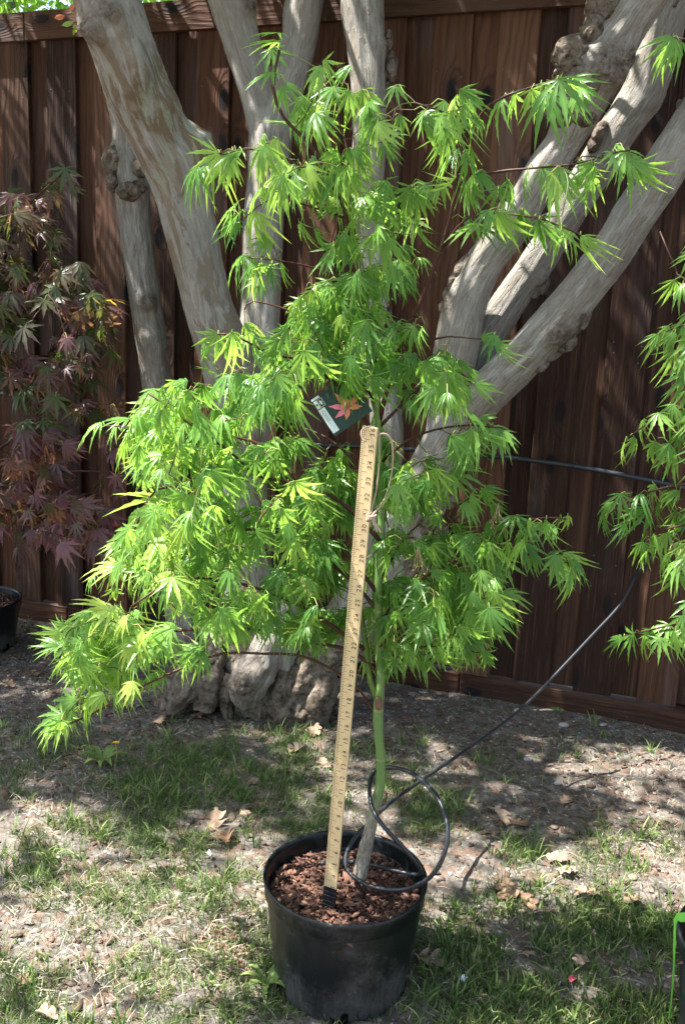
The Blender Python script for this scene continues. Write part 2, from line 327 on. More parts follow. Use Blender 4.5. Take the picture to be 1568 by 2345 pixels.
# ------------------------------------------------------------------ irrigation pipe on fence
pp = [(-260, 862), (0, 900), (140, 930), (250, 966), (470, 1006), (640, 1016), (860, 1024), (1060, 1040), (1180, 1050), (1310, 1067), (1440, 1091), (1568, 1118), (1900, 1200)]
P = spline([FP(x, y, .035) for x, y in pp], .03); mb = MB(); tube(mb, P, .0075, 12)
pipe = empty('irrigation_pipe', P[len(P)//2], 'thick black plastic pipe running along the fence at mid height', 'pipe'); mb.build('pipe', MHO, pipe)
for x, y in ((1310, 1067), (205, 951)):
    c = FP(x, y, .035); mb = MB(); th = np.linspace(0, 2*pi, 17)
    L = norm(FP(x+40, y+7, .035)-c); A = np.array([0, 0, 1.]); A = norm(A-L*(A@L)); B = np.cross(L, A)
    for k in range(2): tube(mb, [c+L*(.004*k-.002)+(A*cos(t)+B*sin(t))*.009 for t in th], .0016, 6)
    tube(mb, [c+A*.006, c+A*.014+L*.006, c+A*.004+L*.02], .0015, 6); tube(mb, [c-A*.006, c-A*.016-L*.004], .0015, 6)
    mb.build('wire_tie', MHO, pipe)
P = spline([FP(x, y, .02) for x, y in ((310, 1000), (312, 1060), (316, 1110), (318, 1175), (322, 1290), (330, 1400))], .03); mb = MB(); tube(mb, P, .006, 10)
o = mb.build('riser_tube', flat('green_tube', (.03, .07, .06), .4)); recenter(o); tag(o, 'thin dark green tube running down the fence beside the purple maple', 'tube')
# ------------------------------------------------------------------ crape myrtle
tree = empty('crape_myrtle', (-.1, 2.75, 0), 'large multi stemmed tree with smooth pale peeling bark against the fence', 'tree')
def stem(pts, bumps=(), seed=0, olive=.15, name='stem', step=.009, n=64, flute=.05, lump=.035, burls=()):
    Q = []
    for x, y, r, Y in pts:
        p = W(x, y, Y); Q.append([*p, r/FD*depth(p)])
    S = spline(Q, step); C = S[:, :3]; R = S[:, 3]; T, A, B = frames(C); th = np.arange(n)*2*pi/n; m = len(C)
    s = np.concatenate([[0], np.cumsum(np.linalg.norm(np.diff(C, axis=0), axis=1))])
    fl = 1+flute*(np.sin(3*th[None]+seed+1.5*s[:, None])*.6+np.sin(5*th[None]+2*seed-2*s[:, None])*.45+.35*np.sin(8*th[None]+3*s[:, None]+seed)+.22*np.sin(13*th[None]-2.2*s[:, None]*3+seed)*np.sin(2.1*s[:, None]*4+seed))
    D = A[:, None]*np.cos(th)[None, :, None]+B[:, None]*np.sin(th)[None, :, None]; rr = R[:, None]*fl; V = C[:, None]+rr[..., None]*D
    Vf = V.reshape(-1, 3); Df = D.reshape(-1, 3)
    disp = lump*np.repeat(R, n)*(nz(Vf, 9, seed)*1.2+.6*nz(Vf, 24, seed+2)) + .0024*nz(np.stack([np.cos(th)[None]*R[:, None]*75, np.sin(th)[None]*R[:, None]*75, np.broadcast_to(s[:, None]*11, (m, n))], -1).reshape(-1, 3), 1., seed+5) + .0012*nz(Vf, 120, seed+6)
    bm = np.zeros(len(Vf))
    for x, y, Y, sig, amp, rough in bumps:
        c = W(x, y, Y); d2 = ((Vf-c)**2).sum(1); gs = np.exp(-d2/(2*sig*sig))
        k = gs > .02; rn = np.zeros(len(Vf)); rn[k] = fbm(Vf[k], 38, 4, seed+1)
        disp += amp*gs*(1+rough*rn*.9); bm = np.maximum(bm, np.clip(gs*1.6-.25, 0, 1)*(rough > .45))
    lowz = np.clip((.42-Vf[:, 2])/.3, 0, 1); kk = lowz > 0
    if kk.any(): disp[kk] += lowz[kk]*(.010*fbm(Vf[kk], 14, 4, seed+3)+.007*fbm(Vf[kk]*np.array([1, 1, .4]), 42, 3, seed+4)); bm = np.maximum(bm, lowz*.75*(nz(Vf, 8, seed) > -.1))
    Vf = Vf+Df*disp[:, None]
    tc = np.stack([np.cos(th)[None]*R[:, None], np.sin(th)[None]*R[:, None], np.broadcast_to(s[:, None], (m, n))], -1).reshape(-1, 3)+seed*.7
    i = np.arange(m-1)[:, None]*n; j = np.arange(n)[None]; k = (j+1) % n
    mb = MB(); mb.add(Vf, np.stack([i+j, i+k, i+n+k, i+n+j], -1).reshape(-1, 4), 0, tc=tc, burl=bm, olive=olive)
    o = mb.build(name, MRB if name == 'root' else MBK, tree)
    for b in burls: burl(o, *b)
    return o
def blob(mb, c, rad, seed, amp=.22, freq=16, sub=5, sq=None, burl=1.0):
    import bmesh
    b = bmesh.new(); bmesh.ops.create_icosphere(b, subdivisions=sub, radius=1); v = np.array([x.co[:] for x in b.verts]); f = np.array([[q.index for q in x.verts] for x in b.faces]); b.free()
    rad = np.asarray(rad, float)*np.ones(3); P = v*rad
    off = Vector((seed*3.1, seed*1.7, seed)); h = np.array([mn.ridged_multi_fractal(Vector(p)*freq+off, 1., 2., 4, 1., 2.) for p in P]); h2 = np.array([mn.noise(Vector(p)*freq*.45+off) for p in P])
    P = P+v*rad.mean()*(amp*(h-1.1)*.45+amp*h2*1.2)[:, None]
    if sq is not None: P = P@np.array(sq).T
    mb.add(P+c, f, 0, burl=burl, tc=P+seed)
def burl(parent, x, y, Y, r, sx=1., sy=1., seed=0., ang=0., amp=.3):
    c = W(x, y, Y); r = r/FD*depth(c); mb = MB(); ca, sa = cos(radians(ang)), sin(radians(ang))
    e1 = RC*ca-UC*sa; e2 = -F; e3 = RC*sa+UC*ca
    blob(mb, c, (r*sx, r*.8, r*sy), seed, amp=amp, sq=np.array([e1, e2, e3]).T, freq=20); o = mb.build('burl', MRB, None); o.parent = parent
    o.matrix_parent_inverse = Matrix.Translation(-Vector(tree.location)) if False else Matrix.Identity(4)
    # parent's local space is world shifted by the tree's location through its own parent inverse, so world = parent world
    return o
stem([(205,-150,64,2.33),(232,-50,66,2.38),(262,40,69,2.42),(280,100,71,2.45),(315,200,72,2.5),(358,300,67,2.55),(405,400,67,2.6),(430,500,60,2.63),(452,600,57,2.67),(476,700,56,2.7),(512,800,60,2.72),(540,900,64,2.74),(550,1000,60,2.75),(553,1200,58,2.76),(570,1400,66,2.76),(590,1640,84,2.78)],
     [(205,60,2.36,.028,.020,.5),(245,85,2.36,.03,.018,.2),(300,150,2.38,.045,.022,.2),(330,190,2.40,.03,.012,.1),(410,250,2.48,.03,.014,.2),(455,315,2.56,.030,.036,.4),(465,345,2.58,.04,.024,.2),(250,20,2.36,.02,.012,.5),(210,20,2.38,.03,.014,.3),(238,75,2.35,.018,.022,.3),(318,115,2.37,.022,.02,.2),(365,215,2.42,.022,.014,.1),(280,40,2.34,.02,.016,.3),(395,235,2.46,.02,.014,.1)], 1.3, olive=1., burls=[(456,308,2.56,15,1,.9,2.,0,.25),(240,78,2.345,11,1.1,.8,41.,0,.3)])
stem([(240,-60,34,3.03),(250,20,34,3.02),(262,100,34,3.02),(274,200,34,3.0),(292,300,34,3.0),(300,400,35,3.0),(307,500,35,3.0),(320,600,35,2.99),(335,700,35,2.98),(350,800,35,2.97),(363,900,34,2.96),(376,1000,34,2.95),(390,1100,34,2.94),(410,1300,36,2.92),(440,1500,46,2.88),(455,1640,60,2.86)],
     [(338,690,2.93,.022,.014,.5),(345,775,2.92,.025,.014,.4),(300,430,2.94,.05,.014,.3),(262,360,2.98,.03,.016,.6)], 2.1,
     burls=[(258,372,2.965,26,.8,1.35,1.,5,.5),(263,412,2.96,25,.75,1.35,61.,5,.5),(298,438,2.945,26,1.2,.85,2.,0,.5),(322,428,2.945,20,1.1,.9,62.,0,.5),(322,385,2.95,18,1,1.1,4.,0,.5),(338,690,2.965,12,1.2,1,9.,0,.5),(347,778,2.96,10,1,1.2,12.,0,.5)])
st3 = stem([(720,-140,42,2.95),(700,0,42,2.93),(685,100,40,2.92),(655,200,45,2.9),(624,300,49,2.88),(616,400,48,2.87),(605,500,46,2.85),(601,600,45,2.84),(597,700,45,2.83),(592,800,46,2.81),(580,900,50,2.79),(562,1000,52,2.77)], [(640,30,2.9,.03,.008,.3)], 3.2)
stem([(500,-140,52,2.9),(530,0,50,2.9),(555,100,42,2.9),(588,200,42,2.89),(612,290,43,2.88),(620,350,40,2.88)], [(575,15,2.86,.02,.008,.6)], 4.1)
stem([(826,-140,52,2.85),(830,0,50,2.83),(838,100,43,2.82),(845,200,40,2.8),(847,300,38,2.8),(845,400,37,2.79),(852,550,34,2.78),(862,700,33,2.77),(872,850,34,2.76),(885,1000,38,2.75),(872,1150,42,2.74),(840,1300,46,2.73),(785,1460,48,2.75),(725,1570,44,2.74),(700,1650,44,2.74)],
     [(885,110,2.8,.02,.010,.7)], 5.5, burls=[(892,90,2.81,15,.9,1.9,3.,0,.35),(896,150,2.81,18,.8,2.2,6.,-3,.38),(887,205,2.81,8,.8,3.2,8.,0,.3)])
stem([(1600,-210,58,2.30),(1530,-90,56,2.35),(1465,0,54,2.4),(1405,90,58,2.42),(1350,180,68,2.45),(1322,262,50,2.47),(1292,325,41,2.5),(1243,400,42,2.52),(1198,480,42,2.54),(1150,548,43,2.57),(1108,605,43,2.6),(1068,690,49,2.63),(1046,800,53,2.66),(1034,880,52,2.68),(1028,960,50,2.7),(1010,1050,50,2.71),(965,1160,54,2.71),(900,1290,60,2.72),(810,1430,58,2.75),(735,1550,50,2.76),(700,1650,44,2.76)],
     [(1300,170,2.42,.05,.018,.6),(1400,150,2.38,.04,.02,.5),(1275,265,2.44,.03,.01,.4),(1015,690,2.6,.02,.010,.5)], 6.7,
     burls=[(1380,20,2.40,38,.9,1.5,1.,20,.5),(1358,75,2.40,40,.9,1.4,14.,25,.5),(1322,128,2.41,46,1.15,1.1,2.,30,.5),(1288,175,2.44,30,1,1.2,31.,0,.45),(1345,185,2.385,36,1.05,.9,5.,0,.22),(1418,125,2.40,38,1.05,1.1,7.,20,.5),(1400,175,2.42,30,1,1,22.,0,.5),(1298,262,2.44,42,1.25,.62,9.,8,.45),(1270,225,2.45,24,1,1.3,33.,0,.45),(1385,215,2.43,20,1,1,4.,0,.5),(1335,270,2.43,24,1.2,.7,35.,0,.5),
            (1080,585,2.60,13,1,2.2,6.,33,.5),(1060,612,2.61,13,1,2.0,36.,33,.5),(1040,642,2.62,13,1,2.0,11.,30,.5),(1026,672,2.63,12,1,1.8,37.,20,.5),(1014,702,2.635,14,1.1,1.2,12.,0,.5),(1150,478,2.55,13,.8,1.6,13.,10,.4)])
stem([(1640,-220,46,2.6),(1580,-90,44,2.62),(1530,40,42,2.64),(1500,130,46,2.65),(1470,210,46,2.66),(1412,300,44,2.67),(1352,400,41,2.68),(1290,500,38,2.69),(1235,590,38,2.7),(1172,680,38,2.71),(1115,770,40,2.71),(1080,850,42,2.71),(1050,950,46,2.71),(1020,1040,48,2.71)],
     [(1500,230,2.63,.025,.010,.3),(1240,650,2.68,.02,.010,.5)], 7.7, burls=[(1378,300,2.63,22,.9,1.5,3.,35,.5),(1362,330,2.64,18,.9,1.2,53.,35,.5),(1245,655,2.69,17,.8,1.3,5.,35,.5),(1225,672,2.69,12,.8,1.3,45.,35,.5),(1530,180,2.66,11,.6,2.2,15.,10,.3),(1545,10,2.62,32,1,1,21.,0,.5),(1530,45,2.62,20,1,1,23.,0,.5)])
stem([(1950,-330,56,2.25),(1800,-70,55,2.32),(1680,140,53,2.38),(1568,312,50,2.42),(1460,480,48,2.46),(1390,585,47,2.49),(1320,675,47,2.52),(1215,797,48,2.57),(1105,905,49,2.63),(1025,1000,51,2.67),(965,1120,55,2.69),(895,1250,60,2.72),(800,1420,58,2.76),(720,1550,50,2.78),(690,1650,44,2.78)],
     [(1285,770,2.5,.03,.008,.6),(1330,730,2.5,.02,.006,.6)], 8.9,
     burls=[(1318,762,2.53,13,1.,1.8,3.,45,.5),(1298,788,2.53,14,1.2,1.8,63.,50,.5),(1270,812,2.54,10,1.,2.0,73.,50,.5),(1340,735,2.52,12,1.,2.0,5.,30,.5),(1240,840,2.55,9,1.,2.2,8.,55,.4),(1560,250,2.42,14,.7,1.6,17.,-20,.3)])
stem([(660,1360,34,2.74),(632,1430,36,2.70),(602,1500,40,2.66),(575,1550,44,2.64),(560,1600,36,2.66)], [(555,1560,2.6,.03,.01,.6)], 9.9, lump=.12)
stem([(640,1440,34,2.70),(645,1500,36,2.69),(630,1560,30,2.68),(610,1610,26,2.67),(600,1660,26,2.67)], [], 10.9, lump=.06)
for k, L in enumerate([[(545,1400,36,2.80),(505,1480,42,2.75),(455,1545,46,2.71),(405,1600,36,2.69),(380,1640,26,2.68)],[(500,1490,26,2.72),(482,1550,32,2.68),(470,1625,30,2.66)],[(440,1500,22,2.74),(415,1560,34,2.73),(385,1625,34,2.72)],
        [(790,1400,40,2.75),(745,1490,46,2.72),(690,1575,48,2.68),(650,1650,42,2.66)],[(745,1540,34,2.68),(725,1600,40,2.67),(715,1660,40,2.66)],[(605,1500,20,2.66),(598,1570,19,2.655),(590,1640,22,2.65)],[(560,1480,40,2.84),(545,1580,44,2.80),(540,1660,44,2.80)],[(530,1540,16,2.67),(522,1590,18,2.66),(518,1640,18,2.66)],[(660,1520,26,2.68),(640,1590,30,2.66),(625,1650,26,2.65)],[(760,1470,36,2.72),(730,1560,30,2.68),(700,1640,26,2.66)]]):
    stem(L, [(L[1][0]-8, L[1][1]+10, L[1][3]-.05, .022, .012, .9), (L[-2][0]+12, L[-2][1], L[-2][3]-.05, .018, .012, .9)], 20.3+k*1.7, 0, 'root', .006, 60, .13, .22)
mb = MB()
for k, (x, y, r, Y, sx, sy, a, am) in enumerate([(425,1585,24,2.66,1.2,.9,30,.5),(478,1600,18,2.63,1,.9,10,.5),(556,1575,18,2.60,1.2,.7,0,.5),(980,1200,44,2.68,.8,1.9,-15,.45),(1010,1100,36,2.68,.8,1.7,-10,.45),(940,1300,46,2.68,.9,1.8,-20,.45),(690,1640,20,2.62,1.6,.7,0,.5)]):
    c = W(x, y, Y); r = r/FD*depth(c); ca, sa = cos(radians(a)), sin(radians(a)); e1 = RC*ca-UC*sa; e3 = RC*sa+UC*ca
    blob(mb, c, (r*sx, r*.9, r*sy), k*2.3, amp=am, sq=np.array([e1, -F, e3]).T, freq=22); mb.build('root_burl', MRB, tree); mb = MB()
# ---- canopy high above the frame: limbs and leaves of the same tree
def gleaf(n, k=6):
    return None
def oval_leaves(mb, C, L, Wd, rng, droop=.2, rnd=None):
    n = len(C); d = norm(rng.normal(size=(n, 3))*[1, 1, .6]-[0, 0, droop]); nn = norm(np.cross(d, rng.normal(size=(n, 3)))); s = np.cross(d, nn)
    T = np.array([(0, 0, 0), (.3, .8, .1), (.65, .85, .1), (1, 0, -.1), (.65, -.85, .1), (.3, -.8, .1)])
    V = C[:, None]+d[:, None]*(T[None, :, 0:1]*L[:, None, None])+s[:, None]*(T[None, :, 1:2]*Wd[:, None, None]*.5)+nn[:, None]*(T[None, :, 2:3]*Wd[:, None, None])
    idx = np.arange(n)[:, None]*6; f = np.concatenate([idx+[0, 1, 2, 3], idx+[0, 3, 4, 5]])
    mb.add(V.reshape(-1, 3), f, 0, rnd=np.repeat(rng.random(n) if rnd is None else rnd, 6), along=np.tile(T[:, 0], n), mid=0.0)
def holes_ground():
    L = [(1440,1955,.12),(1530,1840,.10),(1510,1880,.09),(1200,1625,.07),(1330,1645,.06),(1260,1620,.05),(690,1640,.05),(590,1625,.04),(735,1740,.06),(790,1790,.07),(820,1830,.07),(640,1640,.04),(1000,1800,.05),(1420,1640,.05),(1480,1720,.05),(80,1850,.06),(200,1880,.05),(560,1900,.06),(120,1790,.04),(760,1700,.04),(1540,1980,.12)]
    return [(G(x, y)[:2], r) for x, y, r in L]
HG = holes_ground()
_T = []
for L, Y in (([(553,420),(560,520),(548,600),(545,680),(790,20),(795,90),(805,160)], 2.78), ([(1275,120),(1240,180),(1242,250),(1330,30),(1250,330),(1215,400),(1165,480),(1110,560),(1430,60),(1460,30)], 2.42), ([(1470,120),(1430,210),(1380,280),(1320,370),(1255,460),(1205,560),(1140,650)], 2.62),
              ([(1550,270),(1490,360),(1440,430),(1380,510),(1320,590),(1240,680),(1170,760)], 2.46), ([(60,560),(110,640),(60,720),(150,720),(190,760),(100,830),(200,1010),(150,1040),(60,1000),(30,640),(40,480),(120,470),(230,700),(70,760),(200,820),(30,900),(250,960),(120,1160),(20,1180),(160,600),(60,1080)], 2.92), ([(590,1450),(575,1500)], 2.64), ([(250,60),(300,60),(330,180),(250,180),(520,60),(680,80)], 2.4), ([(20,60),(80,60),(140,60),(420,40),(460,30),(1180,20),(1120,20)], 3.2)):
    for x, y in L: _T.append(W(x, y, Y))
_T = np.array(_T)
def keep(C):
    """may a leaf cluster hang here: not in view, and not over the places the sun reaches"""
    px, py, Z = proj(C); ok = ~((Z > 0) & (py > -70) & (px > -500) & (px < 2100)); zmin = np.where(C[:, 1] > 0, H+C[:, 1]*.335+.12, 2.3); ok &= C[:, 2] > zmin
    t = C[:, 2]/SUN[2]; g = C-SUN*t[:, None]
    tf = ((C-FO)@FN)/(SUN@FN); hf = C-SUN*tf[:, None]; onf = (tf > 0) & (tf < t)
    # ground openness
    dens = np.where(g[:, 1] > 2.02+.10*np.sin(g[:, 0]*5), .98, np.where(g[:, 0] > .62, .14, .05)); 
    dens = np.where((g[:, 1] < 2.02) & (g[:, 0] > .95), .22, dens)
    n1 = np.array([mn.noise(Vector((p[0]*3.2, p[1]*3.2, .3))) for p in g]); dens = np.where((g[:, 1] > 1.9) & (n1 > .42), .25, dens)
    dens = np.where((g[:, 1] < 1.9) & (g[:, 0] < .6) & (n1 < -.45), .35, dens)
    for c, r in HG: dens = np.where(((g[:, :2]-c)**2).sum(1) < (r+.03)**2, 0, dens)
    uu = (hf-FO)@FDR; zz = hf[:, 2]; n2 = np.array([mn.noise(Vector((a*3.4-b*1.6, b*2.0, 4.7))) for a, b in zip(uu, zz)])
    thr = .21-.22*np.clip((zz-.9)/1.2, -.6, 1); df = np.where(n2 > thr, .12, .97)
    dens = np.where(onf, df, dens)
    # trunks of the myrtle catch light on their upper left: thin the leaves that would shade them
    tt = (C[:, 1]-2.65)/SUN[1]; 
    for T in _T:
        q = C-T; a = q@SUN; dist = np.linalg.norm(q-a[:, None]*SUN, axis=1); dens = np.where((a > 0) & (dist < .125), .03, dens)
    return ok & (RNG.random(len(C)) < dens)
cand = np.stack([RNG.uniform(-3.9, 1.9, 9500), RNG.uniform(.9, 4.3, 9500), RNG.uniform(2.45, 3.7, 9500)], -1)
g_ = cand-SUN*(cand[:, 2]/SUN[2])[:, None]
sel = cand[keep(cand) & (g_[:, 0] > -2.6) & (g_[:, 0] < 2.6)]
k = 15; C = np.repeat(sel, k, 0)+RNG.normal(size=(len(sel)*k, 3))*.05
mb = MB(); oval_leaves(mb, C, RNG.uniform(.04, .07, len(C)), RNG.uniform(.024, .036, len(C)), RNG); 
mb.build('crown', MLC, tree)
mb = MB(); tops = [W(205,-150,2.33), W(240,-60,3.03), W(720,-140,2.95), W(500,-140,2.9), W(826,-140,2.85), W(1600,-210,2.3), W(1640,-220,2.6), W(1950,-330,2.25)]
for a in tops:
    for q in range(6):
        b = sel[RNG.integers(len(sel))]; mid = (a+b)/2+[0, 0, .15]+RNG.normal(size=3)*.06
        if b[2] < a[2]: continue
        P = spline([a-[0, 0, .02], mid, b], .08); tube(mb, P, np.linspace(.013, .003, len(P)), 7, burl=0.0)
mb.build('branch', MBK, tree)
mb = MB(); C = []
for x, y in ((160,20),(150,35),(170,50),(165,62),(185,12),(178,60),(192,30),(200,5),(208,-8)):
    C.append(W(x, y, 2.38))
C = np.array(C); oval_leaves(mb, C, np.full(len(C), .03), np.full(len(C), .014), np.random.default_rng(3), rnd=np.array([.05, .2, .9, .8, .1, .95, .3, .6, 1.]))
tube(mb, spline([W(190, 45, 2.40), W(178, 40, 2.385), W(160, 22, 2.38)], .01), .0018, 6, rnd=.5, along=0., mid=0.)
tube(mb, spline([W(205, 25, 2.40), W(196, 5, 2.39), W(205, -12, 2.38)], .01), .0018, 6, rnd=.5, along=0., mid=0.)
mb.build('new_shoot', mat_leaf('red_shoot_leaf', [(0, (.5, .10, .06)), (.3, (.55, .22, .10)), (.6, (.35, .42, .06)), (1, (.15, .3, .05))], [(0, (.8, .2, .1)), (1, (.4, .6, .1))], .3), tree)
# ------------------------------------------------------------------ tree beyond the fence
bt = empty('garden_tree', (-3.4, 7.2, 0), 'bright leafy green tree beyond the fence', 'tree')
mb = MB(); rg = np.random.default_rng(21); nC = 900
Cc = np.stack([rg.normal(-2.6, 1.5, nC), rg.normal(7.6, .7, nC), rg.normal(4.3, .75, nC)], -1); Cc = Cc[(Cc[:, 2] > 2.6)]
C = np.repeat(Cc, 26, 0)+rg.normal(size=(len(Cc)*26, 3))*.17; oval_leaves(mb, C, rg.uniform(.06, .10, len(C)), rg.uniform(.035, .06, len(C)), rg); mb.build('crown', MLB, bt)
mb = MB(); P = spline([(-3.4, 7.2, -.1), (-3.3, 7.25, 1.5), (-3.0, 7.4, 3.), (-2.7, 7.5, 4.6)], .1); tube(mb, P, np.linspace(.16, .05, len(P)), 14, burl=0.); mb.build('trunk', MBK, bt)
mb = MB()
for q in range(26):
    a = P[int(len(P)*rg.uniform(.45, .95))]; b = Cc[rg.integers(len(Cc))]; S = spline([a, (a+b)/2+[0, 0, .15], b], .12); tube(mb, S, np.linspace(.04, .006, len(S)), 6, burl=0.)
mb.build('branch', MBK, bt)
# ------------------------------------------------------------------ palmate leaves
def leaf_tpl(angs, lens, wid, teeth, fold=.25, droop=.35, spread=1., neck=.12, seed=0):
    rg = np.random.default_rng(seed); V = []; Fq = []; al = []; md = []
    for a, L in zip(angs, lens):
        a = radians(a*spread)+rg.normal()*.04; L = L*rg.uniform(.92, 1.06); K = teeth*2+1; s = np.linspace(0, 1, K+1)
        wv = wid*L*(np.clip(s/.42, 0, 1)**.8*(s < .42)+(s >= .42)*np.clip((1-s)/.58, 0, 1)**1.15); wv = np.maximum(wv, neck*.10*(s < .2))
        wv[1:-1:2] *= 1.0; wv[2:-1:2] *= .74 if teeth > 2 else .95; wv[-1] = 0
        side = rg.normal()*.10; dr = droop*rg.uniform(.7, 1.3); x = side*L*s**2; y = L*s; zc = -dr*L*s**2.0
        n0 = len(V)
        for q in range(K+1):
            sh = wv[q]*.35 if q % 2 == 1 else 0.
            for sg, e in ((-1, 1), (0, 0), (1, 1)):
                px = x[q]+sg*wv[q]; py = y[q]+(sh if e else 0); pz = zc[q]+fold*wv[q]*e
                V.append((px*cos(a)+py*sin(a), -px*sin(a)+py*cos(a), pz)); al.append(s[q]); md.append(0. if e else 1.)
        for q in range(K):
            b = n0+q*3; Fq += [(b, b+1, b+4, b+3), (b+1, b+2, b+5, b+4)]
    return np.array(V), np.array(Fq), np.array(al), np.array(md)
def set_leaves(mb, tpls, P, d, n, sc, rnd, rg):
    """P base points, d direction of the middle lobe, n face direction"""
    d = norm(d); n = norm(n-d*(n*d).sum(1, keepdims=True)); s = np.cross(d, n); ch = rg.integers(len(tpls), size=len(P))
    for t, (V, Fq, al, md) in enumerate(tpls):
        i = np.where(ch == t)[0]
        if not len(i): continue
        fl = rg.choice([-1, 1], len(i))[:, None, None]
        X = P[i][:, None]+sc[i][:, None, None]*(s[i][:, None]*V[None, :, 0:1]*fl+d[i][:, None]*V[None, :, 1:2]+n[i][:, None]*V[None, :, 2:3])
        k = len(V); f = (np.arange(len(i))[:, None, None]*k+Fq[None]).reshape(-1, 4)
        mb.add(X.reshape(-1, 3), f, 0, rnd=np.clip(np.repeat(rnd[i], k)+.18*np.tile(al, len(i))**2, 0, 1), along=np.tile(al, len(i)), mid=np.tile(md, len(i)))
A7 = [0, 27, -27, 54, -54, 88, -88]; L7 = [1, .93, .93, .76, .76, .45, .45]
TG = [leaf_tpl(A7, L7, wd_*.98, 5, fo_, dr, sp, seed=i) for i, (dr, sp, wd_, fo_) in enumerate([(.3, .95, .085, .3), (.5, .8, .08, .5), (.65, .68, .075, .5), (.25, .6, .08, .3), (.6, .85, .088, .4), (.9, .75, .08, .5), (.4, .55, .072, .4), (.2, 1.0, .085, .25), (.6, .62, .075, .5), (.8, .9, .085, .4), (1.1, .65, .072, .6), (.35, .75, .095, .2)])]
TP = [leaf_tpl([0, 36, -36, 72, -72, 115, -115], [1, .95, .95, .75, .75, .4, .4], .118, 3, .2, dr, sp, seed=20+i) for i, (dr, sp) in enumerate([(.25, .95), (.45, .8), (.6, .75), (.2, 1.05), (.5, .6)])]
def poly_in(pl, x, y):
    ins = np.zeros(len(x), bool); n = len(pl)
    for i in range(n):
        x1, y1 = pl[i]; x2, y2 = pl[(i+1) % n]
        c = ((y1 > y) != (y2 > y)) & (x < (x2-x1)*(y-y1)/((y2-y1)+1e-9)+x1); ins ^= c
    return ins
def poly_pts(pl, n, rg):
    pl = np.array(pl, float); lo, hi = pl.min(0), pl.max(0); out = []
    while len(out) < n:
        x, y = rg.uniform(lo[0], hi[0], 400), rg.uniform(lo[1], hi[1], 400); k = poly_in(pl, x, y); out += list(zip(x[k], y[k]))
    return out[:n]
def grow(nodes, leaves, rg, sag=.01):
    """attach each leaf base to the nearest twig node; returns twig segments and petioles"""
    N = [np.array(p) for p in nodes]; par = [-1]*len(N); ord_ = np.argsort([min(np.linalg.norm(p-q) for q in nodes) for p in leaves]); cnt = {}
    base = np.array(nodes); segs = []; A = np.array(N)
    A = np.vstack([A, np.zeros((len(leaves), 3))]); used = len(N); depth_ = np.zeros(len(A))
    for i in ord_:
        p = leaves[i]; dd = np.linalg.norm(A[:used]-p, axis=1)+depth_[:used]*.15; j = int(np.argmin(dd)); q = A[j].copy(); L = np.linalg.norm(p-q)
        # twig goes most of the way, the petiole does the rest
        tw = q+(p-q)*max(0, 1-.022/max(L, .022)); A[used] = tw; depth_[used] = depth_[j]+np.linalg.norm(tw-q); used += 1
        segs.append((q, tw, p, i))
    return segs
def seg_mesh(mb, segs, r0, rg, rnd=.4, wob=.12, n=5, mi=0):
    for q, t, p, i in segs:
        L = np.linalg.norm(t-q)
        if L < .004: continue
        m = (q+t)/2+np.array([0, 0, .08*L])+rg.normal(size=3)*wob*L*.4; S = spline([q, m, t], max(.02, L/4)); tube(mb, S, np.linspace(r0*(.6+min(1, L*6)), r0*.6, len(S)), n, False, mi, rnd=rnd+rg.uniform(-.2, .5))
def pet_mesh(mb, segs, r, rg, mi=0):
    for q, t, p, i in segs:
        m = (t+p)/2+np.array([0, 0, .006]); tube(mb, [t, m, p], r, 4, False, mi, rnd=rg.random())
# ------------------------------------------------------------------ green maple in the middle
rg = np.random.default_rng(5)
TY = 1.60
TR = [(822,2012,17,1.56),(834,1955,15.5,1.57),(847,1900,14,1.575),(857,1850,12.5,1.58),(870,1800,11.5,1.585),(872,1740,10.5,1.588),(867,1680,10.8,1.592),(866,1620,12,1.6),(871,1560,10,1.6),(868,1480,9.5,1.605),(866,1380,9.5,1.61),(868,1300,9,1.61),(874,1150,8.5,1.62),(868,1000,8,1.62),(862,900,8,1.62),(866,820,6.5,1.62)]
def wp(L):
    out = []
    for x, y, r, Y in L:
        p = W(x, y, Y); out.append([*p, r/FD*depth(p)])
    return out
gm = empty('green_maple', W(822, 2012, 1.56), 'slender young maple with bright green cut leaves standing in the middle pot', 'maple tree', 'potted green maples')
def mat_gtrunk():
    m = MT('green_bark', .45, .35); o = m.obj(); tc = m.attr('tc').outputs['Vector']; s = m.n('ShaderNodeSeparateXYZ'); m.set(s.inputs[0], tc)
    n = m.noise(m.map(tc, (60, 60, 14)), 1, 4, .6); c = m.mix(n, (.075, .15, .035), (.15, .235, .07)); rp = m.rampf(m.noise(m.map(tc, (200, 200, 9)), 1, 2), .62, .7, 0, .5); c = m.mix(rp, c, (.35, .42, .2))
    gr = m.noise(m.map(tc, (170, 170, 55)), 1, 5, .75); grey = m.ramp(gr, [(.3, (.05, .04, .03)), (.5, (.19, .165, .13)), (.7, (.36, .33, .27))])
    k = m.rampf(m.math('ADD', s.outputs[2], m.math('MULTIPLY', m.noise(m.map(tc, (90, 90, 12)), 1, 4), .16)), .27, .16); c = m.mix(k, c, grey)
    wv = m.n('ShaderNodeTexWave', wave_type='BANDS', bands_direction='Z'); m.set(wv.inputs['Vector'], tc); wv.inputs['Scale'].default_value = 3.4; wv.inputs['Distortion'].default_value = 1.2
    ring = m.rampf(wv.outputs['Fac'], .985, 1.0, 0, .5); c = m.mix(ring, c, (.28, .25, .12)); m.color(c); m.bump(m.math('ADD', n, ring), .3, .002); return m.m
MTG = mat_gtrunk()
S = spline(wp(TR), .006); mb = MB(); R = S[:, 3].copy()
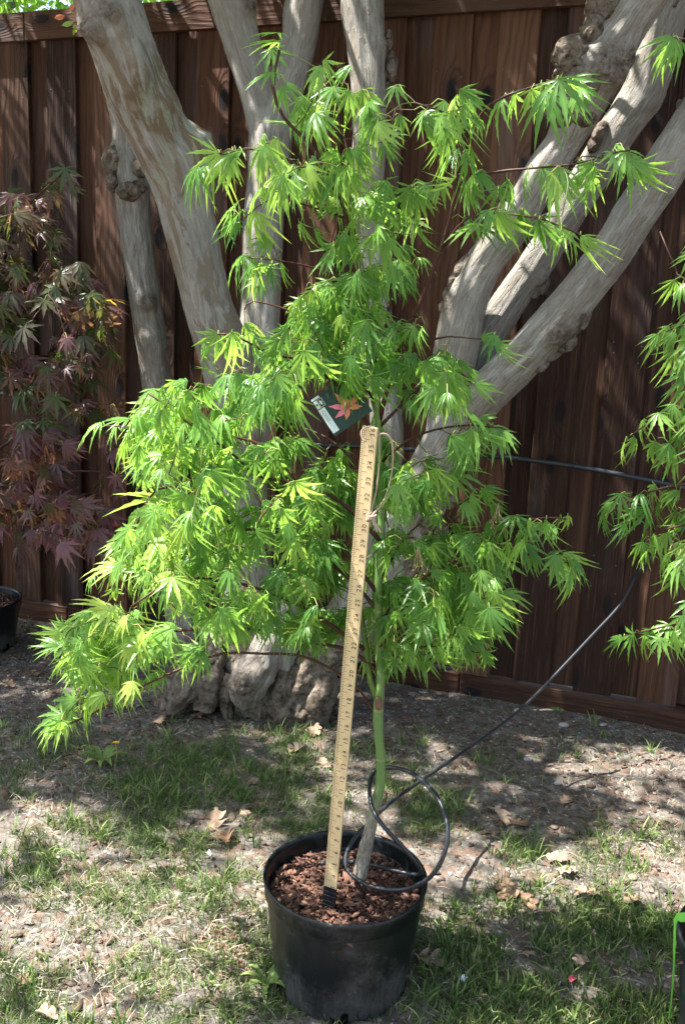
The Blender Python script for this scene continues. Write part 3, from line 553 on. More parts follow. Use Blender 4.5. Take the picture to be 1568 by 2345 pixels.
s_ = np.concatenate([[0], np.cumsum(np.linalg.norm(np.diff(S[:, :3], axis=0), axis=1))])
for q in (.06, .15, .235, .30, .385, .48, .56, .66, .75, .86): R *= 1+.10*np.exp(-((s_-q)/.006)**2)
R *= 1+.04*np.array([mn.noise(Vector((q*25, 3, 1))) for q in s_]); tube(mb, S[:, :3], R, 20); mb.build('trunk', MTG, gm)
# pruning scar where the fork begins
mb = MB(); c = W(867, 1612, 1.588); blob(mb, c, (.007, .006, .013), 4, amp=.5, freq=120, sub=4, burl=1); mb.build('pruning_scar', flat('cut_scar', (.16, .09, .06), .9), gm)
BR = [  # each: start radius px, end radius px, [(x, y, Y)...], green?
 (8,5,[(866,1605,1.6),(848,1560,1.605),(838,1490,1.62),(822,1380,1.66),(790,1250,1.7)],1),
 (3.2,2.2,[(864,1640,1.6),(830,1590,1.6),(805,1560,1.58),(700,1505,1.54),(600,1497,1.5),(510,1497,1.47),(430,1525,1.44),(330,1570,1.42),(200,1640,1.40),(130,1668,1.4)],0),
 (5,2,[(868,1540,1.605),(800,1490,1.62),(700,1468,1.64),(640,1450,1.62),(560,1440,1.58),(470,1440,1.54),(300,1455,1.52),(150,1470,1.5)],0),
 (5,2,[(838,1490,1.62),(740,1420,1.6),(650,1370,1.56),(520,1330,1.5),(400,1330,1.45),(300,1390,1.42)],0),
 (5,2,[(868,1400,1.61),(770,1300,1.66),(660,1270,1.7),(500,1250,1.72),(350,1290,1.72),(240,1310,1.7)],0),
 (5,2,[(866,1360,1.61),(760,1230,1.6),(680,1185,1.56),(557,1213,1.5),(446,1131,1.46),(360,1120,1.44),(300,1230,1.45)],0),
 (5,2,[(872,1240,1.61),(780,1150,1.6),(690,1110,1.57),(594,1090,1.55),(520,1029,1.52),(420,960,1.52),(340,900,1.52)],0),
 (4,1.5,[(690,1110,1.57),(600,1020,1.6),(460,990,1.6),(340,980,1.6),(240,975,1.6)],0),
 (4,1.5,[(872,1120,1.62),(760,1010,1.66),(640,960,1.7),(520,890,1.72),(460,880,1.72)],0),
 (5,2,[(868,1010,1.62),(790,900,1.6),(700,830,1.56),(620,810,1.53),(540,770,1.52),(500,765,1.52)],0),
 (4,1.5,[(864,930,1.62),(780,800,1.66),(680,720,1.7),(580,690,1.7),(560,710,1.7)],0),
 (5.5,3,[(866,840,1.62),(835,740,1.62),(820,690,1.62),(805,600,1.61),(795,520,1.6),(775,440,1.59),(740,380,1.58),(700,320,1.57),(650,270,1.56),(625,200,1.55),(640,115,1.55)],0),
 (6,2.5,[(868,960,1.62),(905,825,1.6),(940,745,1.58),(975,660,1.56),(1005,580,1.55),(1030,500,1.54),(1047,400,1.53),(1060,330,1.53),(1075,270,1.53)],0),
 (4.5,2,[(866,830,1.62),(885,740,1.66),(895,640,1.68),(885,540,1.68),(880,430,1.66),(890,330,1.66),(905,250,1.66)],0),
 (3,1.5,[(795,520,1.6),(800,420,1.6),(790,320,1.62),(755,230,1.62),(742,170,1.62)],0),
 (2.5,1.2,[(790,500,1.6),(700,470,1.58),(620,455,1.56),(560,500,1.55)],0),
 (2.5,1.2,[(775,440,1.59),(690,380,1.57),(600,345,1.55),(540,345,1.54),(490,365,1.54)],0),
 (2.5,1.2,[(812,650,1.61),(740,620,1.6),(660,600,1.58),(570,590,1.57)],0),
 (3,1.2,[(1062,320,1.53),(1120,240,1.52),(1200,205,1.5),(1270,185,1.48),(1320,190,1.47)],0),
 (3,1.2,[(1045,420,1.53),(1130,395,1.5),(1220,385,1.47),(1320,375,1.44),(1400,350,1.42),(1440,345,1.42)],0),
 (3,1.2,[(1010,570,1.55),(1070,500,1.52),(1160,490,1.5),(1250,505,1.48),(1320,535,1.47)],0),
 (3,1.2,[(1075,280,1.53),(1010,255,1.53),(950,235,1.54)],0),
 (4,2,[(866,980,1.62),(950,900,1.6),(1040,850,1.57),(1080,880,1.55)],0),
 (2.5,1.2,[(905,830,1.6),(1000,775,1.57),(1080,775,1.54),(1140,780,1.53)],0),
 (3.5,1.5,[(870,1060,1.62),(950,1000,1.58),(1050,975,1.53),(1150,980,1.5)],0),
 (4,1.5,[(866,1430,1.61),(930,1350,1.6),(1010,1300,1.57),(1090,1260,1.54),(1160,1205,1.52),(1250,1185,1.5),(1295,1190,1.5)],0),
 (3,1.2,[(1060,1280,1.55),(1150,1245,1.54),(1230,1265,1.52),(1300,1290,1.5)],0),
 (3.5,1.5,[(868,1480,1.6),(950,1410,1.58),(1050,1390,1.55),(1150,1400,1.53)],0),
 (3,1.2,[(870,1540,1.6),(930,1490,1.57),(1010,1480,1.53),(1095,1495,1.5)],0),
 (3,1.2,[(950,1330,1.6),(1000,1200,1.62),(1060,1150,1.6),(1110,1120,1.58)],0),
 (4,1.5,[(870,1330,1.61),(920,1240,1.66),(960,1200,1.7)],0),
]
nodes = []; nodeY = []; mbg = MB(); mbr = []
for r0, r1, L, gr in BR:
    Q = spline([W(x, y, Y) for x, y, Y in L], .02); rr = np.linspace(r0, r1, len(Q))/FD*1.6
    rr = rr*(1+.25*(np.arange(len(Q)) % 4 == 0)); m_ = MB(); tube(m_, Q, rr, 8, rnd=(1. if gr else rg.uniform(0, .45)))
    mbr.append(m_); nodes += list(Q[3:])
for m_ in mbr: m_.build('branch', MTW, gm)
nodes = np.array(nodes)
nx_, ny_, _ = proj(nodes)
polys = [([(600,330),(660,260),(740,195),(820,210),(870,270),(960,275),(1060,225),(1110,270),(1120,380),(1080,450),(1000,480),(960,560),(950,640),(760,680),(740,600),(760,520),(700,450),(640,420),(600,380)], 150, .0),
 ([(560,720),(640,680),(720,630),(820,600),(960,640),(985,760),(1050,830),(1090,900),(1100,950),(1070,1060),(960,1050),(900,900),(820,940),(720,880),(640,900),(600,830),(560,780)], 265, 0),
 ([(250,970),(350,900),(470,870),(620,870),(700,900),(720,1000),(800,1010),(820,1100),(815,1300),(700,1350),(560,1390),(450,1420),(330,1430),(300,1380),(250,1330),(300,1200),(330,1080),(290,1010)], 560, 0),
 ([(130,1450),(250,1400),(330,1380),(560,1380),(800,1300),(800,1470),(690,1480),(600,1440),(540,1440),(480,1500),(430,1530),(300,1590),(180,1640),(130,1680),(130,1640),(220,1560),(130,1510)], 290, 0),
 ([(850,1000),(960,1060),(1060,1070),(1040,1130),(960,1180),(1000,1240),(1110,1230),(1150,1290),(1160,1400),(1100,1420),(1080,1480),(960,1520),(870,1500),(850,1450)], 265, 0)]
LX = []; LYp = []
for pl, n, _z in polys:
    k_ = 0
    for x, y in poly_pts(pl, n*3, rg):
        sl = (x-868)*.38 if x < 868 else (868-x)*-.12
        if k_ < n and mn.noise(Vector((x/210, (y+sl)/62, 2.2))) > (-.06 if y < 700 else -.17): LX.append(x); LYp.append(y-18); k_ += 1
ex = [(300,1325),(340,1350),(380,1365),(420,1380),(262,1345),(460,1385),(500,1395),(440,1330),(480,1350),(400,1400),(520,1430),(350,1300),(560,1450),(300,1280),(745,135),(735,150),(640,75),(1052,205),(1045,220),(905,195),(640,95),(622,110),(625,165),(655,190),(745,165),(730,190),(765,200),(805,150),(640,205),(500,350),(530,345),(555,345),(470,380),(600,430),(640,440),(545,465),(530,500),(555,480),(560,585),(600,600),(645,600),(620,610),
 (1180,215),(1215,205),(1240,195),(1280,180),(1310,180),(1330,200),(1160,410),(1210,385),(1240,385),(1280,385),(1330,365),(1350,375),(1400,350),(1430,345),(1440,370),(1410,330),(1060,500),(1120,480),(1140,480),(1190,480),(1230,500),(1270,520),(1300,530),(1330,540),(1090,510),
 (500,765),(530,760),(520,785),(560,740),(1100,770),(1130,765),(1145,785),(1080,845),(1060,880),(1100,960),(1130,975),(1150,985),(1090,1000),
 (235,970),(270,970),(300,985),(340,975),(370,985),(290,1010),(350,890),(390,900),(420,910),(330,1085),(240,1300),(270,1300),(220,1310),(255,1290),(180,1420),(150,1430),(170,1450),(210,1430),(135,1480),(160,1500),(240,1440),(250,1500),(300,1440),(200,1400),
 (150,1640),(130,1650),(120,1665),(170,1630),(210,1600),(240,1590),(270,1580),(300,1560),(330,1560),(380,1540),
 (1190,1190),(1215,1190),(1250,1190),(1280,1185),(1300,1180),(1265,1200),(1150,1200),(1120,1190),(1080,1135),(1110,1120),(1225,1265),(1270,1270),(1290,1265),(1310,1280),(1290,1300),(1170,1250),(1190,1240),(1165,1390),(1140,1385),(1110,1395),(1085,1400),(1060,1480),(1090,1480),(1040,1470),(1110,1490),(1000,1480),(960,1500),(930,1490),(880,1480),(840,1500),(870,1500),(905,1510),
 (870,1010),(900,1060),(880,1110),(895,1150),(870,1190),(865,1230),(885,1270),(860,1310),(875,1350),(850,1390),(870,1430),(845,1470),(875,1490),(905,1130),(900,1210),(890,1330),(885,1410),(800,880),(830,860),(845,900),(820,925),(860,945),
 (620,540),(585,600),(470,790),(690,510),(720,520),(930,560),(960,590),(910,600)]
ex += [(1080,1130),(1110,1115),(1060,1150),(1130,1150),(1010,1180),(1040,1200),(1150,1185),(1180,1180),(1210,1200),(1240,1195),(1100,1250),(1130,1230),(1160,1240),(1200,1240),(1060,1260),(1020,1280),(1080,1300),(1250,1275),(1305,1310),(1270,1300),(1150,1290),(1120,1320),(1170,1400),(1130,1395),(1060,1390),(1010,1400),(1090,1340),(1000,1330),(1110,960),(1060,940),(1080,1010),(1130,1000),(1040,1040)]
ex += [(x+rg.normal()*20, y+abs(rg.normal())*16-4) for x, y in ex if (x > 1000 and y < 620) or (x < 620 and y < 640) if rg.random() < .75]
for x, y in ex: LX.append(x); LYp.append(y)
LX = np.array(LX, float); LYp = np.array(LYp, float)
# depth of each leaf: that of the nearest branch in the picture plane, scattered
Yn = nodes[:, 1]; LZ = np.empty(len(LX))
for i in range(len(LX)):
    j = np.argsort((nx_-LX[i])**2+(ny_-LYp[i])**2)[:12]; LZ[i] = Yn[rg.choice(j[:8])]+rg.normal()*.05
nex = len(ex); LZ[:-nex] += rg.normal(size=len(LX)-nex)*.06
# nothing hangs in front of the yardstick, trunk foot or plant tag
rx = 846+(757-846)*(LYp-997)/(2028-997); nearr = (LX-rx > -75) & (LX-rx < 40) & (LYp > 900); LZ = np.where(nearr, np.maximum(LZ, 1.68), LZ)
tg = (LX > 690) & (LX < 840) & (LYp > 800) & (LYp < 990); kp = ~((LX > 690) & (LX < 788) & (LYp > 835) & (LYp < 985) & (LZ < 1.66)); kp &= ~((LYp > 1475) & (LX > 500) & (LX < 800) & (np.arange(len(LX)) < len(LX)-nex)); kp[-nex:] |= False
LX, LYp, LZ = LX[kp], LYp[kp], LZ[kp]
LP = np.array([W(x, y, z_) for x, y, z_ in zip(LX, LYp, LZ)])
segs = grow(nodes, LP, rg)
out = np.zeros(len(LP)); out = norm(np.stack([LX-868, (LYp-1000)*.25, 0*LX], -1))
ang = np.where(LX < 480, 118, 96)+rg.normal(size=len(LX))*27+np.where(LYp > 1380, np.where(LX < 600, 14, 0), 0); ang -= np.where(LX > 1000, rg.uniform(0, 32, len(LX)), 0); ang += np.where((LX < 780) & (LX > 480), rg.uniform(0, 22, len(LX)), 0)
up = (rg.random(len(LX)) < .06) | ((LYp < 165) & (rg.random(len(LX)) < .7)); ang = np.where(up, ang+rg.uniform(20, 70, len(LX))*np.sign(868-LX), ang); a_ = np.radians(ang)
d = RC[None]*np.cos(a_)[:, None]-UC[None]*np.sin(a_)[:, None]+F[None]*rg.normal(size=(len(LX), 1))*.45; n = -F[None]*rg.uniform(.1, 1, (len(LX), 1))+np.array([-.25, 0, .65])[None]+rg.normal(size=(len(LX), 3))*.4
rnd = np.clip(rg.beta(1.2, 2.4, len(LX))*.9+np.where(LX < 430, .22, 0)+np.where(LYp < 480, .14, 0)+np.where(LX > 900, -.05, 0), 0, .92)
sc = .0545*np.clip(rg.normal(1, .2, len(LX)), .5, 1.35)*np.where(LYp < 560, 1.06, 1); mb = MB(); set_leaves(mb, TG, LP, d, n, sc, rnd, rg); seg_mesh(mb, segs, .0011, rg, .45, mi=1); pet_mesh(mb, segs, .0007, rg, 2); mb.build('crown', [MLG, MTW, MPT], gm)
# small dry flower clusters
MDF = flat('dry_flower', (.34, .24, .13), .8)
mb = MB()
for x, y, Y in ((955,1268,1.5),(1130,1350,1.5),(1140,1165,1.5)):
    c = W(x, y, Y)
    for q in range(9):
        e = c+rg.normal(size=3)*.012-[0, 0, .018]; tube(mb, spline([c+[0, 0, .01], (c+e)/2+rg.normal(size=3)*.003, e], .01), .0005, 4, rnd=.9); blob(mb, e, .0016, q, amp=.2, freq=300, sub=1)
    mb.a = {}; mb.build('flower_cluster', MDF, gm); mb = MB()
# ------------------------------------------------------------------ nursery pots
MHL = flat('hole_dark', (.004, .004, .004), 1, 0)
def make_pot(loc, R, Hh, label, soil=None, rb=None):
    rb = rb or R*.82; t = empty('nursery_pot', loc, label, 'plant pot', 'black nursery pots'); n = 96; th = np.arange(n)*2*pi/n; mb = MB()
    h1 = Hh-.028
    prof = [(rb*.2, .004, 0), (rb*.96, .004, 0), (rb, .012, 0), (rb+(R*.95-rb)*.5, h1*.5, 0), (R*.955, h1-.004, 0), (R*.965, h1, 0)]
    inner = [(R*.925, h1), (rb-.006, .02), (0.02, .018)]
    def lathe(mb, pr, **k):
        m = len(pr); V = np.array([[(r*cos(t_), r*sin(t_), z_) for t_ in th] for r, z_ in pr]); i = np.arange(m-1)[:, None]*n; j = np.arange(n)[None]; kk = (j+1) % n
        mb.add(V.reshape(-1, 3), np.stack([i+j, i+kk, i+n+kk, i+n+j], -1).reshape(-1, 4), 0)
    pr = [(p[0], p[1]) for p in prof]; dense = []
    for a, b in zip(pr[:-1], pr[1:]):
        for q in np.linspace(0, 1, 9)[:-1]: dense.append((a[0]+(b[0]-a[0])*q, a[1]+(b[1]-a[1])*q))
    dense.append(pr[-1]); lathe(mb, dense); lathe(mb, [(R*.965, h1), (R*.935, h1+.001)]); lathe(mb, [(R*.93, h1+.001), (R*.925, h1), ((R*.92+rb)/2, h1*.5), (rb-.006, .02), (.02, .018)])
    V = mb.v[0]; Z = V[:, 2]; a = np.arctan2(V[:, 1], V[:, 0]); rr = np.linalg.norm(V[:, :2], axis=1)
    # drainage notches at the foot
    fac = 1-.05*np.exp(-((Z-.02)/.014)**2)*(np.cos(a*5+.8) > .72); mb.v[0] = V*np.stack([fac, fac, np.ones_like(fac)], -1)
    o = mb.build('body', MPL, None); o.parent = t
    mb = MB(); rim = [(R*.962, h1-.002), (R*.985, h1+.001), (R*.99, Hh-.006), (R, Hh-.004), (R*1.006, Hh+.001), (R*1.002, Hh+.005), (R*.985, Hh+.006), (R*.965, Hh+.003), (R*.945, Hh-.006)]
    for q in range(9): rim += [(R*(.943-.0022*q)+.0012, Hh-.008-.0032*q), (R*(.942-.0022*q), Hh-.0094-.0032*q)]
    lathe(mb, rim); o = mb.build('rim', MPL, None); o.parent = t
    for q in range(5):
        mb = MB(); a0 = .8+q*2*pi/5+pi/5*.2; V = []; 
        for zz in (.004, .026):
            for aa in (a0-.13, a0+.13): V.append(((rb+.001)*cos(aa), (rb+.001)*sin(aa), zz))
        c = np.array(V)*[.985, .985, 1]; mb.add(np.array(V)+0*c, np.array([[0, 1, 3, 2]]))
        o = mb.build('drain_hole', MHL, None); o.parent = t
    if soil is not None:
        zs = soil; mb = MB(); N = 60; rr_ = np.linspace(0, R*.93, 26); V = []; 
        for r in rr_:
            for t_ in th: V.append((r*cos(t_), r*sin(t_), zs))
        V = np.array(V); V[:, 2] += .006*fbm(V, 30, 4, loc[0])+.008*nz(V, 11, 3); i = np.arange(25)[:, None]*n; j = np.arange(n)[None]; kk = (j+1) % n
        mb.add(V, np.stack([i+j, i+kk, i+n+kk, i+n+j], -1).reshape(-1, 4), 0, rnd=.12)
        rg = np.random.default_rng(int(abs(loc[0])*100)); m = 3600; ra = R*.9*np.sqrt(rg.random(m)); ta = rg.random(m)*2*pi
        chips(mb, np.stack([ra*np.cos(ta), ra*np.sin(ta), zs+rg.uniform(.0, .013, m)+.006*np.sin(ra*60)], -1), rg.gamma(2.2, .0042, m)+.003, rg, .33, .42, rg.beta(1.4, 2.2, m))
        o = mb.build('bark_mulch', MMU); o.location = [float(v) for v in loc]
        return t, o
    return t, None
def chips(mb, C, L, rg, asp=.45, tilt=.35, rnd=None, thick=.25):
    """small irregular solid flakes"""
    n = len(C); a = rg.random(n)*2*pi; d = norm(np.stack([np.cos(a), np.sin(a), rg.normal(size=n)*tilt], -1)); up = norm(np.stack([rg.normal(size=n)*tilt, rg.normal(size=n)*tilt, np.ones(n)], -1)); s = norm(np.cross(up, d)); u = np.cross(d, s)
    wd = L*asp*rg.uniform(.5, 1.3, n); h = wd*thick+.0006
    T = np.array([(-.5, -.4, 0), (.1, -.6, 0), (.5, -.1, 0), (.35, .5, 0), (-.3, .55, 0)]); T2 = T*[.85, .85, 1]+[.03, 0, 1]
    J = rg.uniform(.75, 1.25, (n, 5, 1)); A = np.concatenate([T[None]*J*[1, 1, 0], T2[None]*J*[1, 1, 0]+[0, 0, 1]], 1)
    V = C[:, None]+d[:, None]*A[..., 0:1]*L[:, None, None]+s[:, None]*A[..., 1:2]*wd[:, None, None]+u[:, None]*A[..., 2:3]*h[:, None, None]
    i = np.arange(n)[:, None]*10; n0 = mb.n; r = rg.random(n) if rnd is None else rnd
    mb.add(V.reshape(-1, 3), np.concatenate([i+[q, (q+1) % 5, 5+(q+1) % 5, 5+q] for q in range(5)]), 0, rnd=np.repeat(r, 10))
    mb.f.append(i+[5, 6, 7, 8, 9]+n0); mb.mi.append(np.zeros(n))
PC = G(864/1.0918, 2175/1.0918, .215)
pot, mu = make_pot((PC[0], PC[1], gz(PC[0], PC[1])-.004), .150, .215, 'round black plastic pot with dusty sides holding the yardstick and young maple', .168)
tag(mu, 'damp red brown bark mulch filling the middle pot around the yardstick', 'mulch', 'bark mulch in the pots', 'stuff')
p2 = G(1768, 2180, .215); pot2, mu2 = make_pot((p2[0], p2[1], 0.), .150, .222, 'black plastic pot at the lower right with a lime green tape over its rim', .17)
tag(mu2, 'bark mulch inside the pot with the lime green tape', 'mulch', 'bark mulch in the pots', 'stuff')
p3 = W(-62, 1372, 3.16); pot3, mu3 = make_pot((p3[0], p3[1], 0.), .165, float(p3[2]), 'black plastic pot under the purple maple in deep shade by the fence', float(p3[2])-.035)
tag(mu3, 'dark bark mulch inside the pot under the purple maple', 'mulch', 'bark mulch in the pots', 'stuff')
# lime green tape hanging over the right pot's rim
cs = []; mb = MB(); ctr = np.array([p2[0], p2[1], 0]); A_ = [(1640,2100,-.01),(1600,2101,.0),(1560,2102,.004),(1547,2108,.008),(1544,2170,.010),(1542,2230,.012),(1537,2290,.014),(1531,2335,.016)]
pts = np.array([W(x, y, p2[1]-.02-q) for x, y, q in A_]); S = spline(pts, .01); m = len(S); wv = np.interp(np.linspace(0, 1, m), [0, .25, .35, 1], [.0085, .0085, .0026, .0018])
Sd = norm(np.cross(norm(np.gradient(S, axis=0)), F)); V = np.concatenate([S-Sd*wv[:, None], S+Sd*wv[:, None]+F*.004]); V = np.concatenate([V, V+F*.0007]); q = np.arange(m-1)
mb.add(V, np.concatenate([np.stack([q, q+1, q+1+m, q+m], -1), np.stack([q+2*m, q+3*m, q+1+3*m, q+1+2*m], -1)])); o = mb.build('green_tape', flat('lime_tape', (.17, .52, .06), .5)); recenter(o)
tag(o, 'lime green plastic tape draped over the rim of the lower right pot', 'tape')
# ------------------------------------------------------------------ other maples
def small_maple(name, base, label, group, branches, pts, Ys, tpls, mat, rndf, szf, trunkr, seed, angf, col=0.2):
    rg = np.random.default_rng(seed); t = empty(name, base, label, 'maple tree', group); nodes = []
    for k, (r0, r1, L) in enumerate(branches):
        Q = spline([np.array(p, float) for p in L], .03); mb = MB(); tube(mb, Q, np.linspace(r0, r1, len(Q)), 8, rnd=col); mb.build('trunk' if k == 0 else 'branch', MTW, t); nodes += list(Q[2:])
    nodes = np.array(nodes); X = np.array([p[0] for p in pts], float); Yp = np.array([p[1] for p in pts], float); Z = Ys(X, Yp, rg); P = np.array([W(*q) for q in zip(X, Yp, Z)])
    segs = grow(nodes, P, rg); 
    a_ = np.radians(angf(X, Yp, rg)); d = RC[None]*np.cos(a_)[:, None]-UC[None]*np.sin(a_)[:, None]+F[None]*rg.normal(size=(len(X), 1))*.4
    n = -F[None]*rg.uniform(.2, 1, (len(X), 1))+np.array([-.2, 0, .8])[None]+rg.normal(size=(len(X), 3))*.35
    mb = MB(); set_leaves(mb, tpls, P, d, n, szf(X, rg), rndf(X, Yp, rg), rg); seg_mesh(mb, segs, .0013, rg, col, n=4, mi=1); pet_mesh(mb, segs, .0008, rg, 2); mb.build('crown', [mat, MTW, MPT], t); return t
rg = np.random.default_rng(9)
pl = [(-320,430),(0,430),(60,440),(110,480),(130,540),(120,600),(210,640),(235,700),(240,780),(215,850),(150,880),(120,900),(240,930),(225,990),(265,1040),(280,1100),(260,1170),(215,1240),(120,1255),(0,1260),(-320,1260)]
pts = [q for q in poly_pts(pl, 2300, rg) if mn.noise(Vector((q[0]/120, q[1]/55-q[0]/260, 5.5))) > (-.11 if q[1] > 640 else -.4)][:1400]+[(250,700),(262,740),(240,770),(255,800),(200,660),(215,690),(262,990),(285,1020),(295,1060),(275,1120),(255,1180),(240,1010),(230,1100),(190,830),(215,850),(150,385),(130,410),(160,400),(100,425),(165,430),(115,440),(80,445),(175,620),(185,600),(215,640),(232,690),(250,735),(235,745),(205,870),(175,880),(230,925),(265,930),(255,940),(310,1080),(320,1095),(190,920),(150,855),(160,1230),(130,1235),(200,1250),(215,1240),(40,1255),(175,1200)]
b0 = np.array([p3[0], p3[1], p3[2]-.04]); brs = [(.014, .0022, [b0, W(-50, 1200, 3.12), W(-30, 1000, 3.1), W(-10, 800, 3.08), W(10, 600, 3.05), W(60, 480, 3.0), W(140, 400, 2.96)])]
for L in ([(-35,1050,3.1),(40,1000,3.0),(120,940,2.95),(230,925,2.9)],[(-20,900,3.1),(60,840,3.0),(140,800,2.95),(230,760,2.9)],[(0,740,3.08),(80,700,3.0),(160,660,2.95),(220,640,2.92)],[(-40,1120,3.1),(40,1100,3.0),(140,1080,2.9),(260,1080,2.85)],[(-45,1180,3.1),(60,1180,3.0),(150,1190,2.9),(200,1210,2.85)],[(-30,1000,3.1),(-150,900,3.1),(-260,800,3.1)],[(-40,1120,3.1),(-160,1080,3.1),(-260,1100,3.1)],[(-10,800,3.1),(-120,700,3.1),(-240,580,3.1)]):
    brs.append((.006, .002, [W(*q) for q in L]))
small_maple('purple_maple', b0, 'bushy maple with dusky purple and bronze leaves beside the fence', None, brs, pts, lambda X, Y, r: 2.98+r.normal(size=len(X))*.11-.06*(X > 100), TP, MLP,
    lambda X, Y, r: np.clip(np.where(r.random(len(X)) < .05, .92, r.beta(2.2, 2.4, len(X))*.8+np.where(Y > 1000, .17, -.05)), 0, .95), lambda X, r: r.uniform(.046, .088, len(X)), .012, 31, lambda X, Y, r: 90+r.normal(size=len(X))*38-18)
pts = [(1540,85),(1528,105),(1555,95),(1545,640),(1562,650),(1560,740),(1530,745),(1505,765),(1545,760),(1565,780),(1540,800),(1560,820),(1570,850),(1540,925),(1505,945),(1475,960),(1450,1000),(1430,1010),(1500,1010),(1530,1015),(1560,990),(1565,940),(1548,1040),
 (1465,1130),(1500,1110),(1530,1120),(1555,1125),(1420,1130),(1400,1150),(1385,1185),(1430,1200),(1450,1170),(1480,1165),(1510,1150),(1545,1170),(1565,1190),(1500,1225),(1530,1220),(1555,1240),(1560,1280),(1530,1270),(1490,1250),(1470,1240),(1550,1310),
 (1560,1410),(1530,1430),(1490,1440),(1450,1450),(1425,1462),(1475,1455),(1510,1460),(1545,1450),(1568,1440)]
rg = np.random.default_rng(14)
pts += poly_pts([(1575,560),(1640,420),(1800,380),(1980,520),(2040,900),(2040,1300),(1900,1560),(1700,1560),(1580,1420)], 300, rg)
b1 = np.array([p2[0], p2[1], .17]); brs = [(.011, .004, [b1, W(1745, 1800, 1.52), W(1760, 1500, 1.6), W(1770, 1200, 1.65), W(1780, 900, 1.7), W(1780, 600, 1.72)])]
for L in ([(1762,1500,1.6),(1690,1450,1.64),(1600,1420,1.66),(1500,1440,1.68),(1430,1455,1.68)],[(1768,1300,1.63),(1680,1220,1.7),(1580,1200,1.74),(1500,1220,1.76)],[(1770,1200,1.65),(1680,1120,1.75),(1560,1110,1.8),(1450,1140,1.84),(1390,1180,1.86)],[(1775,1050,1.68),(1680,950,1.72),(1580,930,1.74),(1500,960,1.75),(1440,1000,1.76)],[(1780,800,1.7),(1680,740,1.75),(1580,740,1.78),(1510,765,1.8)],[(1780,700,1.72),(1680,560,1.78),(1570,640,1.8),(1540,600,1.85),(1510,530,1.88)],[(1780,600,1.72),(1720,300,1.75),(1640,120,1.78),(1540,85,1.8)],[(1778,900,1.7),(1880,820,1.7),(1960,800,1.7)],[(1770,1200,1.65),(1880,1150,1.65),(1980,1100,1.6)]):
    brs.append((.004, .0012, [W(*q) for q in L]))
def yR(X, Y, r): return np.where(X < 1580, np.interp(Y, [100, 700, 950, 1040, 1100, 1220, 1260, 1460], [1.79, 1.78, 1.74, 1.74, 1.82, 1.84, 1.74, 1.67]), 1.7)+r.normal(size=len(X))*np.where(X < 1580, .02, .12)
small_maple('green_maple', b1, 'green cut leaf maple reaching in from the right side', 'potted green maples', brs, pts, yR, TG, MLG, lambda X, Y, r: np.clip(r.beta(2, 2.6, len(X))*.8-np.where((Y > 1090) & (Y < 1215), .2, 0)+np.where((Y > 1215) & (Y < 1320), .15, 0), 0, .9), lambda X, r: .064*r.uniform(.8, 1.15, len(X)), .01, 41, lambda X, Y, r: 112+r.normal(size=len(X))*18)
# ------------------------------------------------------------------ yardstick
pA = W(757, 2028, 1.505); Lw = 33*.0254; best = None
for Yb in np.arange(1.4, 1.75, .0005):
    pB = W(846, 997, Yb); e = abs(np.linalg.norm(pB-pA)-Lw)
    if best is None or e < best[0]: best = (e, pB, Yb)
pB = best[1]; print('yardstick', best[0], best[2], pA, pB)
zax = norm(pB-pA); o0 = pA-zax*3*.0254; ax = norm(np.cross([-.40, -1, .1], zax))*-1
if ax[0] < 0: ax = -ax
nrm = np.cross(ax, zax)   # points away from or toward camera
if nrm[1] > 0: nrm = -nrm
YM = Matrix(((ax[0], -nrm[0], zax[0], o0[0]), (ax[1], -nrm[1], zax[1], o0[1]), (ax[2], -nrm[2], zax[2], o0[2]), (0, 0, 0, 1)))
ys_ = empty('yardstick', o0, 'pale wooden yardstick with black end standing upright in the pot', 'yardstick'); ys_.matrix_world = YM
Wd = .0118; tk = .0022; I = .0254
def yobj(mb, name, m, sm=False):
    o = mb.build(name, m, None, smooth=sm); o.parent = ys_; return o
m = MT('pale_wood', .5, .35); o_ = m.obj(); gr = m.noise(m.map(o_, (300, 60, 9)), 1, 4, .6); bl = m.noise(m.map(o_, (60, 60, 25)), 1, 3)
c = m.mix(gr, (.50, .36, .17), (.66, .52, .30)); c = m.mix(m.rampf(bl, .6, .75, 0, .35), c, (.36, .26, .13)); m.color(c); MY = m.m
mb = MB(); v, f = boxv((-Wd, -tk, 2.9*I), (Wd, tk, 36.25*I)); mb.add(v, f); yobj(mb, 'blade', MY)
mb = MB(); v, f = boxv((-Wd-.0004, -tk-.0004, 0), (Wd+.0004, tk+.0004, 2.9*I)); mb.add(v, f)
for q in (1.35, 1.7, 2.15, 2.5): v, f = boxv((-Wd-.0005, -tk-.0007, q*I), (Wd+.0005, -tk-.0005, q*I+.0005)); mb.add(v, f, 1)
yobj(mb, 'black_end', [flat('black_tape', (.012, .013, .016), .3, .5), flat('tape_line', (.10, .10, .11), .4)])
mb = MB(); fy = -tk-.0003
def mk_rect(x0, x1, z0, z1): mb.add([(x0, fy, z0), (x1, fy, z0), (x1, fy, z1), (x0, fy, z1)], np.array([[0, 1, 2, 3]]))
for q in range(3*8-0, 36*8+3):
    zz = q*I/8; L = .0120 if q % 8 == 4 else (.0070 if q % 4 == 0 else (.0056 if q % 2 == 0 else .0042)); t_ = .00032
    L = L if q % 8 else .0072
    mk_rect(-Wd+.0006, -Wd+.0006+L, zz-t_, zz+t_)
    if q % 8 == 0: mk_rect(-.0002, .0024, zz-t_, zz+t_)
fc = bpy.data.curves.new('numeral', 'FONT'); fo = bpy.data.objects.new('numeral', fc); COL.objects.link(fo)
